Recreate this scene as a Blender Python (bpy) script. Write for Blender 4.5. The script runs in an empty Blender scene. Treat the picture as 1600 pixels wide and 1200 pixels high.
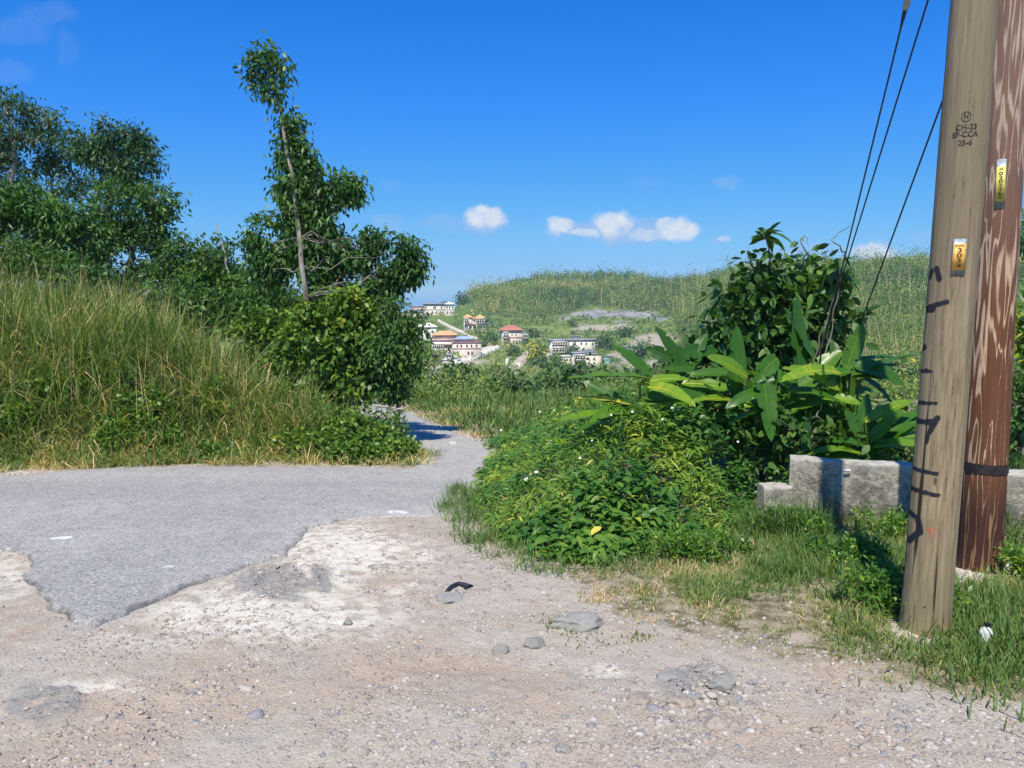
import bpy, math, random
import numpy as np
from mathutils import Vector, Matrix

# ------------------------------------------------------------------ camera, sky, sun, exposure
SC = bpy.context.scene
COL = SC.collection
F = 1156.0                       # focal length in photo pixels (1600 wide)
TH = math.radians(7.4)           # camera looks this much down
CT, ST = math.cos(TH), math.sin(TH)
CAMZ = 1.6
cam_d = bpy.data.cameras.new('camera'); cam = bpy.data.objects.new('camera', cam_d); COL.objects.link(cam)
cam_d.sensor_width = 36; cam_d.lens = F / 1600 * 36
cam_d.clip_start = 0.05; cam_d.clip_end = 90000
cam.location = (0, 0, CAMZ); cam.rotation_euler = (math.radians(90) - TH, 0, 0)
SC.camera = cam
SC.view_settings.view_transform = 'Standard'; SC.view_settings.look = 'None'
SC.view_settings.gamma = 1; SC.view_settings.exposure = 0.36
SC.cycles.max_bounces = 6; SC.cycles.diffuse_bounces = 4; SC.cycles.transmission_bounces = 4
SC.cycles.transparent_max_bounces = 6; SC.cycles.volume_bounces = 0
SC.cycles.volume_step_rate = 4

SUN_EL, SUN_AZ = math.radians(60), math.radians(12.5)     # light travels towards +y, 17 deg to the right
sun_d = bpy.data.lights.new('sun', 'SUN'); sun = bpy.data.objects.new('sun', sun_d); COL.objects.link(sun)
sun_d.energy = 4.4; sun_d.angle = math.radians(0.53); sun_d.color = (1.0, 0.935, 0.80)
LD = Vector((math.sin(SUN_AZ) * math.cos(SUN_EL), math.cos(SUN_AZ) * math.cos(SUN_EL), -math.sin(SUN_EL)))
sun.rotation_euler = LD.to_track_quat('-Z', 'Y').to_euler()
sun.location = (-3, -10, 20)

W = bpy.data.worlds.new('World'); SC.world = W; W.use_nodes = True
def uv_of(px, py):
    """direction ratios (x/y, z/y) of a photo pixel"""
    up = -(py - 600) / F; dx = (px - 800) / F
    wy = CT + ST * up; wz = -ST + CT * up
    return dx / wy, wz / wy
def world_nodes():
    nt = W.node_tree; N = nt.nodes; L = nt.links; N.clear()
    out = N.new('ShaderNodeOutputWorld'); bg = N.new('ShaderNodeBackground'); bg.inputs[1].default_value = 0.1
    L.new(bg.outputs[0], out.inputs[0])
    sky = N.new('ShaderNodeTexSky'); sky.sky_type = 'NISHITA'; sky.sun_disc = False
    sky.sun_elevation = SUN_EL; sky.sun_rotation = math.pi + SUN_AZ
    sky.altitude = 100; sky.air_density = 1.0; sky.dust_density = 0.35; sky.ozone_density = 2.6
    # colour response of the phone picture, on the whole sky alike
    K = 0.1 * 2 ** SC.view_settings.exposure
    hs = N.new('ShaderNodeHueSaturation'); hs.inputs['Saturation'].default_value = 1.28; L.new(sky.outputs[0], hs.inputs['Color'])
    tc = N.new('ShaderNodeTexCoord'); sep = N.new('ShaderNodeSeparateXYZ'); L.new(tc.outputs['Generated'], sep.inputs[0])
    def M(op, a, b=None, c=None, clamp=False):
        n = N.new('ShaderNodeMath'); n.operation = op; n.use_clamp = clamp
        for i, v in enumerate((a, b, c)):
            if v is None: continue
            if isinstance(v, (int, float)): n.inputs[i].default_value = v
            else: L.new(v, n.inputs[i])
        return n.outputs[0]
    sc = N.new('ShaderNodeSeparateColor'); L.new(hs.outputs[0], sc.inputs[0]); cc = N.new('ShaderNodeCombineColor')
    r_, g_, b_ = [M('MULTIPLY', sc.outputs[i], K0 * (.1275)) for i, K0 in enumerate((.62, .95, 1.28))]
    r2 = M('DIVIDE', M('MULTIPLY', M('MAXIMUM', M('SUBTRACT', r_, .033), .008), .6), M('ADD', 1., M('MULTIPLY', r_, .4)))
    g2 = M('DIVIDE', g_, M('ADD', 1., M('MULTIPLY', g_, .7)))
    b2 = M('MINIMUM', M('DIVIDE', M('MULTIPLY', b_, 1.40), M('ADD', 1., M('MULTIPLY', b_, .35))), .95)
    for i, v_ in enumerate((r2, g2, b2)): L.new(M('DIVIDE', v_, K), cc.inputs[i])
    yy = M('MAXIMUM', sep.outputs[1], 0.02)
    u = M('DIVIDE', sep.outputs[0], yy); v = M('DIVIDE', sep.outputs[2], yy)
    cmb = N.new('ShaderNodeCombineXYZ'); L.new(u, cmb.inputs[0]); L.new(v, cmb.inputs[1])
    def noise(scale, det, rough=0.55, off=0.0):
        n = N.new('ShaderNodeTexNoise'); n.noise_dimensions = '3D'; n.inputs['Scale'].default_value = scale
        n.inputs['Detail'].default_value = det; n.inputs['Roughness'].default_value = rough
        ad = N.new('ShaderNodeVectorMath'); ad.operation = 'ADD'; ad.inputs[1].default_value = (off, off, off)
        L.new(cmb.outputs[0], ad.inputs[0]); L.new(ad.outputs[0], n.inputs['Vector'])
        return n
    n1 = noise(34, 6); n2 = noise(70, 5, 0.6, 3.1)
    # warp the coordinates
    wv = N.new('ShaderNodeVectorMath'); wv.operation = 'SUBTRACT'; L.new(n1.outputs['Color'], wv.inputs[0]); wv.inputs[1].default_value = (0.5, 0.5, 0.5)
    ws = N.new('ShaderNodeVectorMath'); ws.operation = 'MULTIPLY'; L.new(wv.outputs[0], ws.inputs[0]); ws.inputs[1].default_value = (0.034, 0.030, 0)
    wa = N.new('ShaderNodeVectorMath'); wa.operation = 'ADD'; L.new(cmb.outputs[0], wa.inputs[0]); L.new(ws.outputs[0], wa.inputs[1])
    def blob(px, py, rx, ry, amp):
        c = uv_of(px, py)
        s = N.new('ShaderNodeVectorMath'); s.operation = 'SUBTRACT'; L.new(wa.outputs[0], s.inputs[0]); s.inputs[1].default_value = (c[0], c[1], 0)
        m = N.new('ShaderNodeVectorMath'); m.operation = 'MULTIPLY'; L.new(s.outputs[0], m.inputs[0]); m.inputs[1].default_value = (F / rx, F / ry, 0)
        l = N.new('ShaderNodeVectorMath'); l.operation = 'LENGTH'; L.new(m.outputs[0], l.inputs[0])
        r = N.new('ShaderNodeMapRange'); r.interpolation_type = 'SMOOTHSTEP'; L.new(l.outputs['Value'], r.inputs[0])
        r.inputs[1].default_value = 0.55; r.inputs[2].default_value = 1.15; r.inputs[3].default_value = amp; r.inputs[4].default_value = 0
        return r.outputs[0]
    def layer(lst):
        o = None
        for b in lst:
            x = blob(*b); o = x if o is None else M('MAXIMUM', o, x)
        return o
    lav = layer([(755, 345, 42, 22, .75), (970, 360, 118, 20, .8), (690, 347, 42, 12, .3), (606, 345, 30, 14, .32), (1130, 285, 24, 12, .28),
                 (1128, 374, 20, 9, .45), (1370, 396, 52, 20, .7), (1250, 392, 70, 14, .35), (1455, 370, 40, 16, .25), (700, 452, 40, 8, .22), (614, 290, 20, 8, .15), (1010, 285, 30, 10, .10)])
    wht = layer([(757, 337, 32, 19, 1), (876, 352, 22, 14, .95), (956, 350, 30, 19, 1), (1062, 360, 32, 21, 1), (1362, 394, 42, 17, 1),
                 (910, 366, 26, 8, .7), (1010, 364, 30, 9, .55), (1130, 374, 12, 6, .5), (1040, 352, 14, 10, .8)])
    wisp = layer([(75, 22, 50, 20, .13), (30, 48, 55, 24, .13), (15, 112, 36, 18, .12), (105, 78, 18, 30, .08)])
    nn = N.new('ShaderNodeMapRange'); L.new(n2.outputs['Fac'], nn.inputs[0]); nn.inputs[1].default_value = .3; nn.inputs[2].default_value = .6; nn.inputs[3].default_value = .55; nn.inputs[4].default_value = 1.0
    lavf = M('MULTIPLY', M('MAXIMUM', lav, wisp), nn.outputs[0])
    whtf = M('MULTIPLY', wht, nn.outputs[0])
    mx1 = N.new('ShaderNodeMix'); mx1.data_type = 'RGBA'; L.new(lavf, mx1.inputs['Factor']); L.new(cc.outputs[0], mx1.inputs['A']); mx1.inputs['B'].default_value = (3.0, 4.1, 6.6, 1)
    mx2 = N.new('ShaderNodeMix'); mx2.data_type = 'RGBA'; L.new(whtf, mx2.inputs['Factor']); L.new(mx1.outputs['Result'], mx2.inputs['A']); mx2.inputs['B'].default_value = (6.0, 6.3, 6.9, 1)
    L.new(mx2.outputs['Result'], bg.inputs[0])
world_nodes()

# ------------------------------------------------------------------ numeric helpers
rng = np.random.default_rng(7)
random.seed(7)
_perm = np.random.default_rng(11).random((256, 256)).astype(np.float32)
def vnoise(x, y):
    x = np.asarray(x, float); y = np.asarray(y, float)
    xi = np.floor(x).astype(int); yi = np.floor(y).astype(int); fx = x - xi; fy = y - yi
    fx = fx * fx * (3 - 2 * fx); fy = fy * fy * (3 - 2 * fy)
    a = _perm[xi & 255, yi & 255]; b = _perm[(xi + 1) & 255, yi & 255]; c = _perm[xi & 255, (yi + 1) & 255]; d = _perm[(xi + 1) & 255, (yi + 1) & 255]
    return (a * (1 - fx) + b * fx) * (1 - fy) + (c * (1 - fx) + d * fx) * fy
def fbm(x, y, o=4, g=0.5):
    s = 0; a = 1; t = 0
    for i in range(o):
        s = s + a * vnoise(x * 2 ** i + 17.3 * i, y * 2 ** i + 9.1 * i); t += a; a *= g
    return s / t
def sstep(a, b, x):
    t = np.clip((x - a) / (b - a), 0, 1); return t * t * (3 - 2 * t)
def poly_sd(x, y, P):
    """signed distance to a polygon, positive inside"""
    x = np.asarray(x, float); y = np.asarray(y, float)
    P = np.asarray(P, float); d = np.full(x.shape, 1e9); ins = np.zeros(x.shape, bool)
    for i in range(len(P)):
        ax, ay = P[i]; bx, by = P[(i + 1) % len(P)]
        ex, ey = bx - ax, by - ay; t = np.clip(((x - ax) * ex + (y - ay) * ey) / (ex * ex + ey * ey + 1e-12), 0, 1)
        d = np.minimum(d, (x - ax - t * ex) ** 2 + (y - ay - t * ey) ** 2)
        c = ((ay > y) != (by > y)) & (x < ex * (y - ay) / (ey if abs(ey) > 1e-9 else 1e-9) + ax); ins ^= c
    return np.where(ins, 1, -1) * np.sqrt(d)

# ------------------------------------------------------------------ terrain
_by = [-60, 0, 24, 30, 45, 70, 110, 140]; _bz = [5.2, 0, -2.09, -2.9, -6.5, -12.5, -21, -24]
_hx = np.array([-600, 500, 600, 700, 722, 740, 800, 850, 900, 950, 1000, 1050, 1100, 1150, 1200, 1300, 1400, 1600, 2600], float)
_hr = np.array([520, 500, 487, 484, 470, 462, 447, 439, 435, 436, 440, 447, 440, 430, 424, 420, 417, 413, 405], float)     # ridge line
_hd = np.array([380, 380, 380, 390, 420, 430, 450, 465, 480, 475, 450, 400, 350, 320, 300, 280, 270, 260, 260], float)    # its distance
_h0 = np.array([130, 130, 130, 130, 130, 130, 130, 130, 125, 122, 118, 112, 105, 100, 96, 92, 90, 90, 90], float)
def hill(x, y):
    px = 800 + F * (x / np.maximum(y, 1)) * CT
    R = np.interp(px, _hx, _hr); D1 = np.interp(px, _hx, _hd); D0 = np.interp(px, _hx, _h0)
    s = (y - D0) / (D1 - D0); sc = np.clip(s, 0, 1)
    py = 645 + (R - 645) * sc ** 0.72
    ang = -TH - np.arctan((py - 600) / F)
    z = CAMZ + y * np.tan(ang)
    z = z - np.clip(y - D1, 0, 1e9) * 0.28 - 2.0 * sstep(0.9, 1.15, s)
    z = np.maximum(z, -97.3)
    z = z + (fbm(x * .02, y * .02, 3) - .5) * 5 * sstep(0, .3, s) * sstep(1.0, 0.8, s)
    return z, s
XR0 = lambda y: -.2 - (y - 11.8) * .34          # right edge of the far road
def G(x, y):
    x = np.asarray(x, float); y = np.asarray(y, float)
    z = np.interp(y, _by, _bz)
    yf = np.interp(x, [-14, -10, -6.8, -4.5, -1], [7.6, 8.7, 9.75, 10.35, 10.35])
    xb = np.where(y < 11.1, -1.35, -1.35 - (y - 11.1) * .9); xb = np.minimum(xb, -1.35)
    xb = np.maximum(xb, XR0(y) - 3.6)
    d = np.minimum(y - yf, (xb - x) * .85)
    H = np.interp(x, [-14, -8, -5, -2], [2.1, 1.8, 1.35, .8])
    z = z + H * sstep(0, 3.2, d)
    z = z + np.clip(y - 13, 0, 60) * .11 * sstep(-3, -9, x + (y - 12) * .35)
    far = sstep(85, 130, y)
    hz, s = hill(x, np.maximum(y, 60))
    z = z * (1 - far) + hz * far
    return z
def ray(px, py):
    up = -(py - 600) / F; return ((px - 800) / F, CT + ST * up, -ST + CT * up)
def at(px, py, Y):
    d = ray(px, py); t = Y / d[1]; return np.array((d[0] * t, Y, CAMZ + d[2] * t))
def on(px, py, y0=1.5, y1=700):
    """where the line of sight through a photo pixel meets the ground"""
    d = ray(px, py); ys = np.geomspace(y0, y1, 6000); t = ys / d[1]
    z = CAMZ + d[2] * t; g = G(d[0] * t, ys); k = np.argmax(z <= g)
    if z[k] > g[k]: k = len(ys) - 1
    return np.array((d[0] * t[k], ys[k], g[k]))
def gz(x, y): return float(G(np.array([x]), np.array([y]))[0])
def PX(x, y, z):
    f = y * CT - (z - CAMZ) * ST; u = y * ST + (z - CAMZ) * CT
    f = np.maximum(f, .05)
    return 800 + F * x / f, 600 - F * u / f

# ------------------------------------------------------------------ objects
ORG = {}
def tag(o, label=None, cat=None, group=None, kind=None):
    if label: o['label'] = label
    if cat: o['category'] = cat
    if group: o['group'] = group
    if kind: o['kind'] = kind
    return o
def thing(name, loc, label, cat, group=None):
    o = bpy.data.objects.new(name, None); COL.objects.link(o); o.location = tuple(float(v) for v in loc); o.empty_display_size = .2
    tag(o, label, cat, group); ORG[o] = np.array(loc, float); return o
def mesh(name, V, faces, mat, parent=None, org=None, attrs=None, smooth=False):
    """faces: list of int arrays, each (M,k)"""
    V = np.asarray(V, np.float32)
    if parent is not None: o0 = ORG[parent]
    elif org is not None: o0 = np.asarray(org, float)
    else: o0 = np.zeros(3)
    me = bpy.data.meshes.new(name)
    if not isinstance(faces, list): faces = [faces]
    faces = [np.asarray(f, np.int32) for f in faces if len(f)]
    me.vertices.add(len(V)); me.vertices.foreach_set('co', (V - o0.astype(np.float32)).ravel())
    lt = np.concatenate([np.full(len(f), f.shape[1], np.int32) for f in faces]); vi = np.concatenate([f.ravel() for f in faces])
    ls = np.concatenate(([0], np.cumsum(lt)[:-1])).astype(np.int32)
    me.loops.add(len(vi)); me.loops.foreach_set('vertex_index', vi)
    me.polygons.add(len(lt)); me.polygons.foreach_set('loop_start', ls); me.polygons.foreach_set('loop_total', lt)
    if smooth: me.polygons.foreach_set('use_smooth', np.ones(len(lt), bool))
    me.update(calc_edges=True)
    if attrs:
        for k, a in attrs.items():
            at_ = me.attributes.new(k, 'FLOAT', 'POINT'); at_.data.foreach_set('value', np.asarray(a, np.float32))
    me.materials.append(mat)
    o = bpy.data.objects.new(name, me); COL.objects.link(o)
    if parent is not None: o.parent = parent
    else: o.location = tuple(float(v) for v in o0)
    ORG[o] = o0
    return o
class Acc:
    """collects vertices, faces and a tint per vertex"""
    def __init__(s): s.V = []; s.F3 = []; s.F4 = []; s.T = []; s.n = 0
    def add(s, V, Q, tint=0.5):
        V = np.asarray(V, float).reshape(-1, 3); Q = np.asarray(Q, int)
        if len(V) == 0: return
        s.V.append(V); (s.F4 if Q.shape[1] == 4 else s.F3).append(Q + s.n)
        s.T.append(np.broadcast_to(np.asarray(tint, float), (len(V),)).copy()); s.n += len(V)
    def build(s, name, mat, parent=None, org=None, smooth=False):
        V = np.concatenate(s.V); fs = []
        if s.F4: fs.append(np.concatenate(s.F4))
        if s.F3: fs.append(np.concatenate(s.F3))
        return mesh(name, V, fs, mat, parent, org, {'tint': np.concatenate(s.T)}, smooth)
def unit(v): return v / np.maximum(np.linalg.norm(v, axis=-1, keepdims=True), 1e-9)
def rdir(n, r=None):
    r = r or rng; return unit(r.normal(size=(n, 3)))
def strips(acc, P, D, S, L, Wd, prof, tint, bend=0., fold=0., twist=0.):
    """blades and leaves: one ribbon per row of P"""
    N = len(P)
    if N == 0: return
    n = len(prof); t = np.linspace(0, 1, n)[None, :, None]; P = np.asarray(P, float)
    L = np.broadcast_to(np.asarray(L, float), (N,))[:, None, None]; Wd = np.broadcast_to(np.asarray(Wd, float), (N,))[:, None, None]
    bend = np.broadcast_to(np.asarray(bend, float), (N,))[:, None, None]
    C = P[:, None, :] + D[:, None, :] * L * t + np.array([0, 0, -1.0]) * bend * L * t * t
    T = unit(D[:, None, :] + np.array([0, 0, -2.0]) * bend * t)
    S0 = unit(np.cross(T, np.cross(np.broadcast_to(S[:, None, :], T.shape), T)))
    w = np.asarray(prof)[None, :, None] * Wd * .5
    k = 3 if fold else 2
    if fold:
        Nn = np.cross(S0, T); V = np.stack([C - S0 * w, C - Nn * w * fold, C + S0 * w], 2)
    else: V = np.stack([C - S0 * w, C + S0 * w], 2)
    V = V.reshape(N, n * k, 3)
    q = []
    for i in range(n - 1):
        for j in range(k - 1): a = i * k + j; q.append((a, a + 1, a + k + 1, a + k))
    q = np.array(q); Q = (np.arange(N)[:, None, None] * (n * k) + q[None]).reshape(-1, 4)
    acc.add(V.reshape(-1, 3), Q, np.repeat(np.broadcast_to(np.asarray(tint, float), (N,)), n * k))
def tube(acc, pts, rad, seg=6, tint=0.5, cap=True):
    pts = np.asarray(pts, float); n = len(pts); rad = np.broadcast_to(np.asarray(rad, float), (n,))
    T = unit(np.gradient(pts, axis=0)); ref = np.array([0, 0, 1.]) if abs(T[0][2]) < .9 else np.array([1., 0, 0])
    A = unit(np.cross(T, ref)); B = np.cross(T, A); a = np.linspace(0, 2 * np.pi, seg, endpoint=False)
    V = pts[:, None] + rad[:, None, None] * (A[:, None] * np.cos(a)[None, :, None] + B[:, None] * np.sin(a)[None, :, None])
    Q = [(i * seg + j, i * seg + (j + 1) % seg, (i + 1) * seg + (j + 1) % seg, (i + 1) * seg + j) for i in range(n - 1) for j in range(seg)]
    acc.add(V.reshape(-1, 3), Q, tint)
    if cap and seg == 4: acc.add(V[-1], [(0, 1, 2, 3)], tint)
    elif cap:
        acc.add(np.vstack([V[-1], pts[-1:]]), [(j, (j + 1) % seg, seg) for j in range(seg)], tint)
        acc.add(np.vstack([V[0], pts[:1]]), [((j + 1) % seg, j, seg) for j in range(seg)], tint)
_BQ = np.array([(0, 3, 2, 1), (4, 5, 6, 7), (0, 1, 5, 4), (1, 2, 6, 5), (2, 3, 7, 6), (3, 0, 4, 7)])
def box(acc, x0, x1, y0, y1, z0, z1, M=None, tint=.5):
    V = np.array([(x0, y0, z0), (x1, y0, z0), (x1, y1, z0), (x0, y1, z0), (x0, y0, z1), (x1, y0, z1), (x1, y1, z1), (x0, y1, z1)], float)
    if M is not None: V = V @ M[0].T + M[1]
    acc.add(V, _BQ, tint)
def rotz(a, loc):
    c, s = math.cos(a), math.sin(a); return (np.array([[c, -s, 0], [s, c, 0], [0, 0, 1.]]), np.asarray(loc, float))
# icosahedron
_g = (1 + 5 ** .5) / 2
_IV = unit(np.array([(-1, _g, 0), (1, _g, 0), (-1, -_g, 0), (1, -_g, 0), (0, -1, _g), (0, 1, _g), (0, -1, -_g), (0, 1, -_g), (_g, 0, -1), (_g, 0, 1), (-_g, 0, -1), (-_g, 0, 1)], float))
_IF = np.array([(0, 11, 5), (0, 5, 1), (0, 1, 7), (0, 7, 10), (0, 10, 11), (1, 5, 9), (5, 11, 4), (11, 10, 2), (10, 7, 6), (7, 1, 8), (3, 9, 4), (3, 4, 2), (3, 2, 6), (3, 6, 8), (3, 8, 9), (4, 9, 5), (2, 4, 11), (6, 2, 10), (8, 6, 7), (9, 8, 1)])
def subdiv(V, Fc):
    V = list(map(tuple, V)); mp = {}; out = []
    def mid(a, b):
        k = (min(a, b), max(a, b))
        if k not in mp:
            m = (np.array(V[a]) + np.array(V[b])) / 2; m /= np.linalg.norm(m); V.append(tuple(m)); mp[k] = len(V) - 1
        return mp[k]
    for a, b, c in Fc:
        x, y, z = mid(a, b), mid(b, c), mid(c, a); out += [(a, x, z), (x, b, y), (z, y, c), (x, y, z)]
    return np.array(V), np.array(out)
_IV1, _IF1 = subdiv(_IV, _IF); _IV2, _IF2 = subdiv(_IV1, _IF1); _IV3, _IF3 = subdiv(_IV2, _IF2)

# ------------------------------------------------------------------ materials
def newmat(name):
    m = bpy.data.materials.new(name); m.use_nodes = True; nt = m.node_tree; nt.nodes.clear()
    out = nt.nodes.new('ShaderNodeOutputMaterial'); return m, nt, out
class NB:
    """small node building helper"""
    def __init__(s, nt): s.nt = nt; s.N = nt.nodes; s.L = nt.links
    def n(s, t, **kw):
        x = s.N.new('ShaderNode' + t)
        for k, v in kw.items(): setattr(x, k, v)
        return x
    def set(s, sock, v):
        if isinstance(v, bpy.types.NodeSocket): s.L.new(v, sock)
        elif isinstance(v, (tuple, list)) and len(v) == 3 and sock.type == 'RGBA': sock.default_value = (*v, 1)
        else: sock.default_value = v
    def math(s, op, a, b=0., clamp=False):
        x = s.n('Math', operation=op, use_clamp=clamp); s.set(x.inputs[0], a); s.set(x.inputs[1], b); return x.outputs[0]
    def mix(s, f, a, b, bt='MIX'):
        x = s.n('Mix', data_type='RGBA', blend_type=bt); s.set(x.inputs['Factor'], f); s.set(x.inputs['A'], a); s.set(x.inputs['B'], b); return x.outputs['Result']
    def noise(s, sc=5, det=4, rough=.55, vec=None, dist=0., out='Fac'):
        x = s.n('TexNoise'); x.inputs['Scale'].default_value = sc; x.inputs['Detail'].default_value = det; x.inputs['Roughness'].default_value = rough; x.inputs['Distortion'].default_value = dist
        if vec is not None: s.L.new(vec, x.inputs['Vector'])
        return x.outputs[out]
    def vor(s, sc=5, vec=None, out='Distance', feat='F1', rnd=1.):
        x = s.n('TexVoronoi', feature=feat); x.inputs['Scale'].default_value = sc; x.inputs['Randomness'].default_value = rnd
        if vec is not None: s.L.new(vec, x.inputs['Vector'])
        return x.outputs[out]
    def ramp(s, f, stops, interp='LINEAR'):
        x = s.n('ValToRGB'); cr = x.color_ramp; cr.interpolation = interp; s.set(x.inputs[0], f)
        while len(cr.elements) > 1: cr.elements.remove(cr.elements[-1])
        cr.elements[0].position = stops[0][0]; cr.elements[0].color = (*stops[0][1], 1)
        for p, c in stops[1:]:
            e = cr.elements.new(p); e.color = (*c, 1)
        return x.outputs[0]
    def rng(s, f, a, b, c=0., d=1., smooth=True):
        x = s.n('MapRange'); x.interpolation_type = 'SMOOTHSTEP' if smooth else 'LINEAR'
        for i, v in enumerate((f, a, b, c, d)): s.set(x.inputs[i], v)
        return x.outputs[0]
    def attr(s, name): x = s.n('Attribute', attribute_name=name); return x.outputs['Fac']
    def coord(s, which='Object', scale=(1, 1, 1)):
        t = s.n('TexCoord'); m = s.n('Mapping'); m.inputs['Scale'].default_value = scale; s.L.new(t.outputs[which], m.inputs[0]); return m.outputs[0]
    def bump(s, h, strength=.5, dist=.02):
        x = s.n('Bump'); x.inputs['Strength'].default_value = strength; x.inputs['Distance'].default_value = dist; s.L.new(h, x.inputs['Height']); return x.outputs[0]
    def bsdf(s, col, rough=.8, spec=.3, normal=None, metal=0.):
        x = s.n('BsdfPrincipled'); s.set(x.inputs['Base Color'], col); s.set(x.inputs['Roughness'], rough); x.inputs['Specular IOR Level'].default_value = spec; x.inputs['Metallic'].default_value = metal
        if normal is not None: s.L.new(normal, x.inputs['Normal'])
        return x.outputs[0]
def leafmat(name, stops, trans=.3, rough=.45, spec=.35, tcol=(1.3, 1.3, .45), k=(1.35, 1.25, 1.15)):
    m, nt, out = newmat(name); b = NB(nt); stops = [(p_, tuple(c_[i] * k[i] * 1.2 for i in range(3))) for p_, c_ in stops]
    c = b.ramp(b.attr('tint'), stops)
    p = b.bsdf(c, rough, spec)
    tr = b.n('BsdfTranslucent'); nt.links.new(b.mix(1., c, tcol, 'MULTIPLY'), tr.inputs[0])
    mx = b.n('MixShader'); mx.inputs[0].default_value = trans; nt.links.new(p, mx.inputs[1]); nt.links.new(tr.outputs[0], mx.inputs[2])
    nt.links.new(mx.outputs[0], out.inputs[0]); return m
def plain(name, col, rough=.7, spec=.3, var=.12, sc=4, metal=0.):
    m, nt, out = newmat(name); b = NB(nt); n = b.noise(sc, 5, .6, b.coord())
    d = tuple(c * (1 - var * 2.2) for c in col); l = tuple(min(1, c * (1 + var)) for c in col)
    c = b.mix(b.rng(n, .3, .7), d, l)
    nt.links.new(b.bsdf(c, rough, spec, b.bump(n, .15, .01), metal), out.inputs[0]); return m
# ------------------------------------------------------------------ ground, road, hills, sea
def W2(lst): return [tuple(on(*p)[:2]) for p in lst]
ROAD = W2([(747, 735), (742, 765), (720, 801), (690, 806), (590, 808), (530, 814), (483, 826), (464, 846), (446, 868), (385, 889), (330, 905), (250, 940), (172, 973), (150, 981), (125, 977), (90, 955), (60, 936), (40, 908), (37, 890), (50, 872), (20, 862), (-80, 850), (-300, 846)])
ROAD += [(-22, 6.2), (-22, 7.0), (-14, 7.55), (-10, 8.6)] + W2([(20, 745), (100, 736), (300, 730), (500, 731), (640, 733), (664, 721)]) + [(-1.45, 11.5), (-4.3, 13.6), (XR0(20) - 3.3, 20), (XR0(34) - 3.3, 34), (XR0(34), 34), (XR0(20), 20), (XR0(11.8) - .02, 11.8), (-.35, 10.6)]
VERGE = W2([(742, 738), (728, 790), (770, 850), (835, 892), (960, 952), (1080, 992), (1170, 1012), (1330, 1062), (1450, 1084), (1600, 1118)]) + [(3.2, 1.5), (30, -10), (60, 20), (60, 90), (-2, 90), (XR0(34) + .3, 34), (XR0(20) + .1, 20), (XR0(11.8) + .15, 11.8)]
def bank_d(x, y):
    yf = np.interp(x, [-14, -10, -6.8, -4.5, -1], [7.6, 8.7, 9.75, 10.35, 10.35])
    xb = np.minimum(np.where(y < 11.1, -1.35, -1.35 - (y - 11.1) * .9), -1.35); xb = np.maximum(xb, XR0(y) - 3.6)
    return np.minimum(y - yf, (xb - x) * .85)
def blobs_px(px, py, lst):
    o = np.zeros_like(px)
    for cx, cy, rx, ry, a in lst: o = np.maximum(o, a * np.exp(-((px - cx) / rx) ** 2 - ((py - cy) / ry) ** 2))
    return o
def tensor(xs, ys):
    X, Y = np.meshgrid(xs, ys); nx, ny = len(xs), len(ys)
    i = np.arange(nx - 1)[None, :]; j = np.arange(ny - 1)[:, None]; a = j * nx + i
    Q = np.stack([a, a + 1, a + nx + 1, a + nx], -1).reshape(-1, 4)
    return X.ravel(), Y.ravel(), Q
def near_rough(x, y):
    """lumps of rammed stone and ruts"""
    h = (fbm(x * 1.6, y * 1.6, 3) - .5) * .05 + (fbm(x * 9, y * 9, 3) - .5) * .022
    lum = fbm(x * 22 + 5, y * 22, 2); h += np.maximum(lum - .60, 0) * .05 * sstep(.45, .6, fbm(x * 2.1, y * 2.1 + 8, 2))
    return h
def old_tar(x, y, px, py):
    oa = blobs_px(px, py, [(430, 915, 75, 34, 1), (300, 940, 60, 16, .5), (70, 1105, 75, 42, 1), (1095, 1075, 85, 38, .9), (905, 970, 45, 16, .7), (500, 905, 26, 40, .8), (705, 930, 40, 16, .6), (600, 1075, 20, 8, .6), (760, 925, 45, 10, .5)]) * (y < 8)
    return sstep(.36, .60, oa * (.45 + .95 * fbm(x * 8, y * 8, 5)))
def surf(x, y):
    """finished height of the loose ground"""
    z = G(x, y); sdr = poly_sd(x, y, ROAD); px, py = PX(x, y, z); amp = sstep(.05, -.12, sdr) * sstep(40, 12, np.abs(y))
    z = z + near_rough(x, y) * amp + sstep(-.3, .25, sdr) * -.012 - np.exp(-((px - 720) / 190) ** 2 - ((py - 1040) / 45) ** 2) * .03 * amp
    oam = old_tar(x, y, px, py); lm = np.maximum(fbm(x * 22, y * 22 + 3, 3) - .40, 0)
    return z + oam * amp * (.006 + .075 * lm), oam, sdr, px, py
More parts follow.
